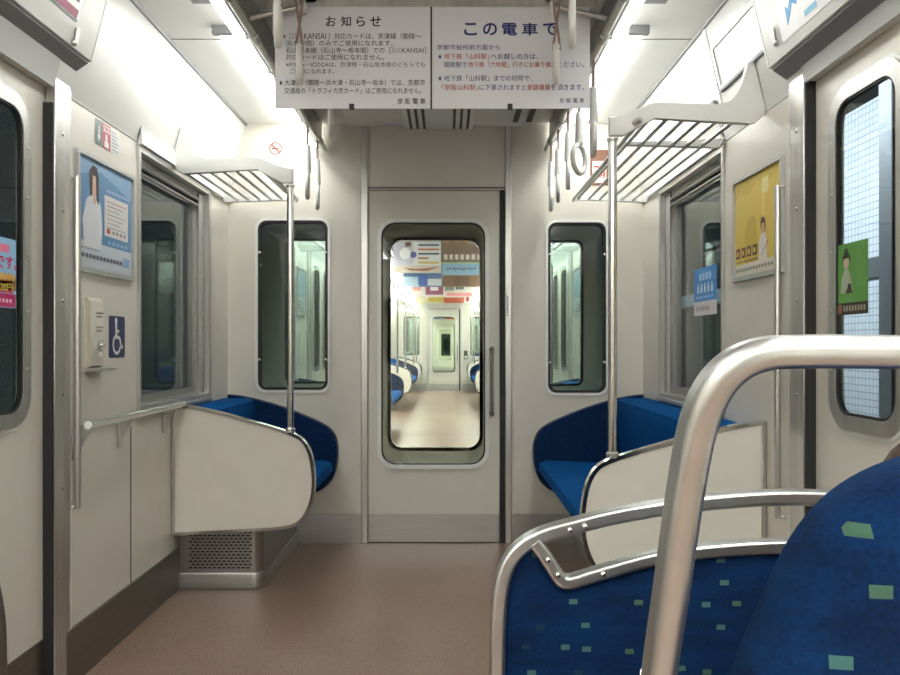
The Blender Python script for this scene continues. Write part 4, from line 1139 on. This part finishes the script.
f.poly([(U(a), c) for a, c in ((.18, 1.185), (.2, 1.22), (.3, 1.25), (.42, 1.25), (.5, 1.225), (.55, 1.19), (.48, 1.18), (.4, 1.2), (.3, 1.185))], ink(176, 186, 160), 2)
f.poly([(U(a), c) for a, c in ((.36, 1.185), (.42, 1.21), (.5, 1.21), (.55, 1.185))], ink(60, 60, 50), 3)
f.disc(U(.36), 1.270, .016, ink(206, 186, 156), 3, 1.25)
f.poly([(U(a), c) for a, c in ((.25, 1.262), (.26, 1.285), (.33, 1.295), (.42, 1.295), (.48, 1.28), (.47, 1.262), (.44, 1.278), (.3, 1.278))], ink(58, 62, 46), 4)
f.rect(U(.31), 1.296, U(.42), 1.304, ink(60, 66, 50), 4)
for i in range(5): f.rect(U(.68 + .05 * i), 1.20, U(.70 + .05 * i), 1.30 - .006 * i, ink(112, 172, 88), 2)
for i in range(8): f.rect(U(.28 + .085 * i), 1.138, U(.33 + .085 * i), 1.152, ink(170, 166, 150), 3)
f.rect(U(.05), 1.132, U(.22), 1.156, ink(150, 104, 70), 3)
f.build('door_sticker', None, label='green sticker with a seated figure on the right door window', cat='sticker')
xg = X(-1, HW + 0.025)
f = Flat(YZ, xg + 0.0004, 1)
U = lambda a: 2.025 + 0.17 * a
f.poly(rr(U(0), 1.148, U(1), 1.335, .008), ink(150, 200, 236), 1)
f.rect(U(.02), 1.150, U(.98), 1.186, ink(196, 40, 112), 2); f.rect(U(.02), 1.196, U(.98), 1.232, ink(176, 110, 50), 2)
f.rect(U(0.4), 1.188, U(.92), 1.220, ink(200, 50, 100), 2)
f.text('320円', U(.44), 1.192, U(.90), 1.214, ink(244, 224, 90), 3, .01)
f.text('です。', U(.42), 1.252, U(1.02), 1.288, ink(206, 40, 110), 3, .02)
f.rect(U(.3), 1.296, U(.8), 1.318, ink(236, 130, 170), 2)
for i in range(6): f.disc(U(.3 + .12 * i), 1.232, .010, ink(220, 170, 80), 3)
for i in range(8): f.rect(U(.1 + .1 * i), 1.162, U(.16 + .1 * i), 1.172, ink(240, 200, 220), 3)
f.build('door_sticker', None, label='pink and sky blue price sticker on the left door window', cat='sticker')

# glossy advert frame on the sloped panel above the right rack
slope = (HW - HT) / (ZC - ZB)
dsl = lambda z: HW - slope * (z - ZB)
ps = lambda u, v, w: (X(1, dsl(v) - w), u, v)
t = thing('advert_frame', 'glossy white advert frame on the sloping panel above the right luggage rack', 'advert frame', (X(1, 1.04), 2.75, 1.95))
b = B(); plate(b, [rect(2.46, 1.976, 2.905, 2.125), rect(2.472, 1.984, 2.895, 2.117)], 0.0, 0.010, ps); obj('frame', b, ALU, t)
b = B(); plate(b, [rect(2.47, 1.98, 2.90, 2.12)], 0.0005, 0.003, ps); obj('sheet', b, UPPER, t)
b = B(); plate(b, [rect(2.455, 1.966, 2.91, 1.976)], 0.0, 0.012, ps); obj('lower_rail', b, MIDGREY, t)
b = B(); plate(b, [rect(2.93, 1.86, 2.955, 2.205)], 0.0, 0.006, ps); obj('trim_10', b, WPAINT, kind='structure')
b = B(); plate(b, [rect(2.965, 1.88, 3.01, 1.955)], 0.0, 0.02, ps); obj('rack_bracket', b, MIDGREY, None, 'small grey bracket on the sloping panel behind the right rack end', 'bracket')

# ------------------------------------------------------------------ foreground seats
def RPROF(a, c, r=0.005):
    p = []
    for q in rr(-a / 2, -c / 2, a / 2, c / 2, r, 3): p.append(q)
    out = []
    for i in range(4):
        arc = p[i * 4:i * 4 + 4]
        nx = p[((i + 1) * 4) % 16]
        d = Vector((nx[0] - arc[-1][0], nx[1] - arc[-1][1])).normalized() * 0.0012
        out += arc + [(arc[-1][0] + d.x, arc[-1][1] + d.y), (nx[0] - d.x, nx[1] - d.y)]
    return out
def seat_base(t, x0, x1, yb, zc=0.42, dp=0.44):
    b = B(); box(b, x0 + 0.02, x1 - 0.02, yb + 0.01, yb + dp, zc - 0.10, zc, 0.035, 4); obj('seat_cushion', b, MOQ, t)
    b = B(); box(b, x0 + 0.10, x1 - 0.10, yb + 0.06, yb + 0.34, 0.0, zc - 0.10, 0.01, 1); obj('pedestal', b, DSTEEL, t)

# the seat ahead: arched double rail over a patterned back
FY = 1.20
wx = lambda px: (px - 447) * FY / 800
wz = lambda py: EYE - (py - 345) * FY / 800
t = thing('double_seat', 'blue patterned double seat with double aluminium top rail, right of the aisle', 'seat', (0.52, FY, 0))
half = [(496.5, 800), (497, 675), (499, 605), (506, 568), (521, 547), (543, 534.5), (572, 526), (622, 514), (700, 502.5), (790, 497)]
mirror = lambda L, c=790: L + [(2 * c - a, b_) for a, b_ in reversed(L[:-1])]
op = [(wx(a), FY, wz(b_)) for a, b_ in mirror(half)]
op = [Vector((op[0][0], FY, 0.33))] + [Vector(p) for p in op] + [Vector((op[-1][0], FY, 0.33))]
# lean: the top comes a little toward the camera side
b = B(); sweep(b, spline(op[1:-1], 5), RPROF(0.0225, 0.030), (0, 1, 0)); fr = obj('outer_rail', b, ALU, t)
inn = [(534, 541), (541, 550), (547, 559), (556, 573), (562, 579.5), (572, 580), (600, 571.5), (655, 556.5), (720, 548), (790, 545)]
ip = [Vector((wx(a), FY - 0.004, wz(b_))) for a, b_ in mirror(inn)]
b = B(); sweep(b, spline(ip, 4), RPROF(0.020, 0.026), (0, 1, 0)); obj('inner_rail', b, ALU, t)
for a, c in ((568, 527.5), (583, 524), (546.5, 557), (556, 572), (601, 571), (997, 524), (1012, 527.5)): 
    b = B(); ball(b, (wx(a), FY - 0.0185, wz(c)), 0.0042, 1, 0.7, 1, 8); obj('rivet', b, CHROME, fr)
b = B(); sweep(b, [op[6].lerp(op[7], 0.66), op[6].lerp(op[7], 0.72)], RPROF(0.0235, 0.031), (0, 1, 0)); obj('joint', b, STEEL, fr)
out = [(497, 800), (498, 675), (501, 607), (508, 570), (523, 550), (535, 544), (546, 565), (560, 588), (600, 581), (655, 566), (720, 557.5), (790, 554)]
b = B(); slab(b, [(wx(a), wz(c)) for a, c in mirror(out)], FY - 0.004, FY + 0.028, XZ, 0.006, 2); obj('backrest', b, MOQ, t)
seat_base(t, wx(505), wx(1075), FY + 0.05)

# the nearest seat: tall grab frame round a thick cushion, leaning back toward us
def npt(px, py, dy=0.0):
    Y = 0.52 - 0.00020 * (675 - py) + dy
    return Vector(((px - 447) * Y / 800, Y, EYE - (py - 345) * Y / 800))
t = thing('double_seat', 'nearest blue patterned seat with tall thick aluminium grab frame', 'seat', (0.58, 0.52, 0))
nh = [(652, 760), (659, 675), (671, 590), (683, 505), (695, 437), (708, 398), (728, 371), (758, 355), (800, 351.5), (900, 352), (1000, 352)]
P = [npt(a, c) for a, c in nh]
cxn = 0.56
P = [p for p in P if p.x < cxn - 0.05]
topz, topy = P[-1].z, P[-1].y
full = P + [Vector((cxn, topy, topz))] + [Vector((2 * cxn - p.x, p.y, p.z)) for p in reversed(P)]
full = [Vector((full[0].x - 0.012, full[0].y + 0.035, 0.35))] + full + [Vector((full[-1].x + 0.012, full[-1].y + 0.035, 0.35))]
b = B(); sweep(b, spline(full, 6), RPROF(0.0192, 0.028, 0.0075), (0, 1, 0)); obj('grab_frame', b, ALU, t)
def bpt(px, py):
    Y = 0.508
    return ((px - 447) * Y / 800, EYE - (py - 345) * Y / 800)
bl_ = [bpt(a, c) for a, c in ((716, 790), (728, 705), (737, 665), (750, 632), (767, 592), (788, 549), (809, 518), (835, 492), (866, 472.5), (900, 459), (945, 447), (1010, 439), (1060, 437))]
cb_ = bl_[-1][0]
bl_ = [(bl_[0][0] - 0.004, 0.42)] + bl_
loop = bl_ + [(2 * cb_ - a, c) for a, c in reversed(bl_[:-1])]
b = B(); loop = [(q.x, q.y) for q in spline([(a, c, 0) for a, c in loop], 3)]
pillow(b, loop, 0.462, 0.514, XZ); obj('backrest', b, MOQ, t)
seat_base(t, 0.16, 0.96, 0.53)

# single seat on the left, only its rounded frame corner is in view
FY2 = 1.10
t = thing('single_seat', 'dark single seat with grey frame at the lower left edge', 'seat', (-0.88, FY2, 0))
cxs = -0.87
hh = [(-0.624, 0.34), (-0.622, 0.60), (-0.627, 0.69), (-0.648, 0.76), (-0.70, 0.795), (cxs, 0.805)]
fp = [Vector((a, FY2, c)) for a, c in hh]; fp = fp + [Vector((2 * cxs - p.x, p.y, p.z)) for p in reversed(fp[:-1])]
b = B(); sweep(b, spline(fp, 6), RPROF(0.022, 0.030), (0, 1, 0)); obj('outer_rail', b, DSTEEL, t)
lp = [(a, c) for a, c in [(p.x, p.z) for p in fp]]
b = B(); slab(b, [(cxs + (a - cxs) * 0.96, c - 0.008) for a, c in lp], FY2 - 0.01, FY2 + 0.05, XZ, 0.008, 2); obj('backrest', b, MOQ, t)
seat_base(t, -1.12, -0.63, FY2 + 0.05, 0.42, 0.36)

# ------------------------------------------------------------------ the passenger hunched forward in the nearest seat
def skin_person():
    J = [((.60, .70, .50), .125), ((.60, .76, .62), .12), ((.60, .83, .72), .125), ((.60, .885, .775), .07), ((.60, .915, .81), .05), ((.60, .945, .845), .06),
         ((.52, .72, .515), .085), ((.51, 1.10, .51), .062), ((.51, 1.10, .28), .052), ((.51, 1.09, .06), .036), ((.51, 1.17, .035), .034),
         ((.68, .72, .515), .085), ((.69, 1.10, .51), .062), ((.69, 1.10, .28), .052), ((.69, 1.09, .06), .036), ((.69, 1.17, .035), .034),
         ((.475, .83, .745), .052), ((.44, .90, .60), .042), ((.52, 1.03, .565), .028),
         ((.725, .83, .745), .052), ((.76, .90, .60), .042), ((.68, 1.03, .565), .028)]
    E = [(0, 1), (1, 2), (2, 3), (3, 4), (4, 5), (0, 6), (6, 7), (7, 8), (8, 9), (9, 10), (0, 11), (11, 12), (12, 13), (13, 14), (14, 15), (2, 16), (16, 17), (17, 18), (2, 19), (19, 20), (20, 21)]
    root = Vector((.60, .72, .42))
    me = bpy.data.meshes.new('person'); me.from_pydata([Vector(j[0]) - root for j in J], E, [])
    o = bpy.data.objects.new('person', me); sc.collection.objects.link(o); o.location = root
    sk = o.modifiers.new('skin', 'SKIN'); o.modifiers.new('sub', 'SUBSURF').levels = 2
    o.modifiers['sub'].render_levels = 2
    for i, (p, r) in enumerate(J): me.skin_vertices[0].data[i].radius = (r, r)
    me.skin_vertices[0].data[0].use_root = True
    d = bpy.context.evaluated_depsgraph_get(); d.update()
    m2 = bpy.data.meshes.new_from_object(o.evaluated_get(d))
    o.modifiers.clear(); o.data = m2; m2.name = 'person'
    for p in m2.polygons: p.use_smooth = True
    m2.materials.clear(); m2.materials.append(CLOTH)
    OFF[o.name] = root
    o.location = root + Vector((0.017, 0, -0.010))
    tag(o, 'person in dark coat hunched forward in the nearest seat, only brown hair showing', 'person')
    b = B(); ball(b, (.604, .955, .858), .085, 0.9, 1.05, 1.12, 24)
    ball(b, (.604, 1.045, .845), .014, 0.8, 1, 1.2, 10)                       # nose
    for k in (-1, 1):
        ball(b, (.604 + k * .078, .965, .85), .018, 0.45, 0.9, 1.3, 10)       # ears
    obj('head', b, SKIN, o)
    b = B()
    for k in (-1, 1): ball(b, (.604 + k * .032, 1.030, .872), .010, 1.2, 0.6, 0.7, 10)
    obj('eyes', b, INK, o)
    b = B(); ball(b, (.604, 1.034, .812), .016, 1.2, 0.5, 0.35, 10); obj('mouth', b, ink(170, 100, 92), o)
    b = B(); ball(b, (.604, .938, .868), .105, 1.0, 1.02, 1.0, 28)
    rnd = random.Random(3)
    for v in b.verts: v.co += (v.co - Vector((.604, .938, .868))).normalized() * rnd.uniform(-.002, .003)
    cut = [v for v in b.verts if v.co.y > 1.0 and v.co.z < .90]
    bmesh.ops.delete(b, geom=cut, context='VERTS')
    obj('hair', b, HAIR, o)
    for k, hx in ((-1, .535), (1, .665)):
        b = B(); box(b, hx - .034, hx + .034, 1.02, 1.10, .562, .586, .009, 3)
        for q in range(4):
            xx = hx - .025 + q * .017; ln = (.058, .068, .065, .052)[q]
            sweep(b, spline([(xx, 1.09, .574), (xx, 1.10 + ln * .5, .572), (xx, 1.095 + ln * .85, .556), (xx, 1.09 + ln * .9, .545)], 4), circ(.0078, 8))
        sweep(b, spline([(hx - k * .03, 1.03, .572), (hx - k * .052, 1.06, .566), (hx - k * .05, 1.09, .556)], 4), circ(.0090, 8)); obj('hand', b, SKIN, o)
    return o
skin_person()

# ------------------------------------------------------------------ station outside the right windows
b = B(); box(b, 6.5, 6.6, 8.5, 18.5, -1.2, 4.8); obj('wall_station', b, TILE, kind='structure')
b = B(); box(b, 4.42, 4.62, 7.95, 8.20, -1.2, 4.8, 0.01, 1); obj('station_pillar', b, BOXGREY, None, 'grey steel station pillar seen through the right door window', 'pillar')
b = B(); box(b, 4.45, 4.60, 8.21, 16.0, 1.74, 1.97, 0.01, 1); obj('station_beam', b, BOXGREY, None, 'horizontal grey beam beside the station pillar outside the right door', 'beam')
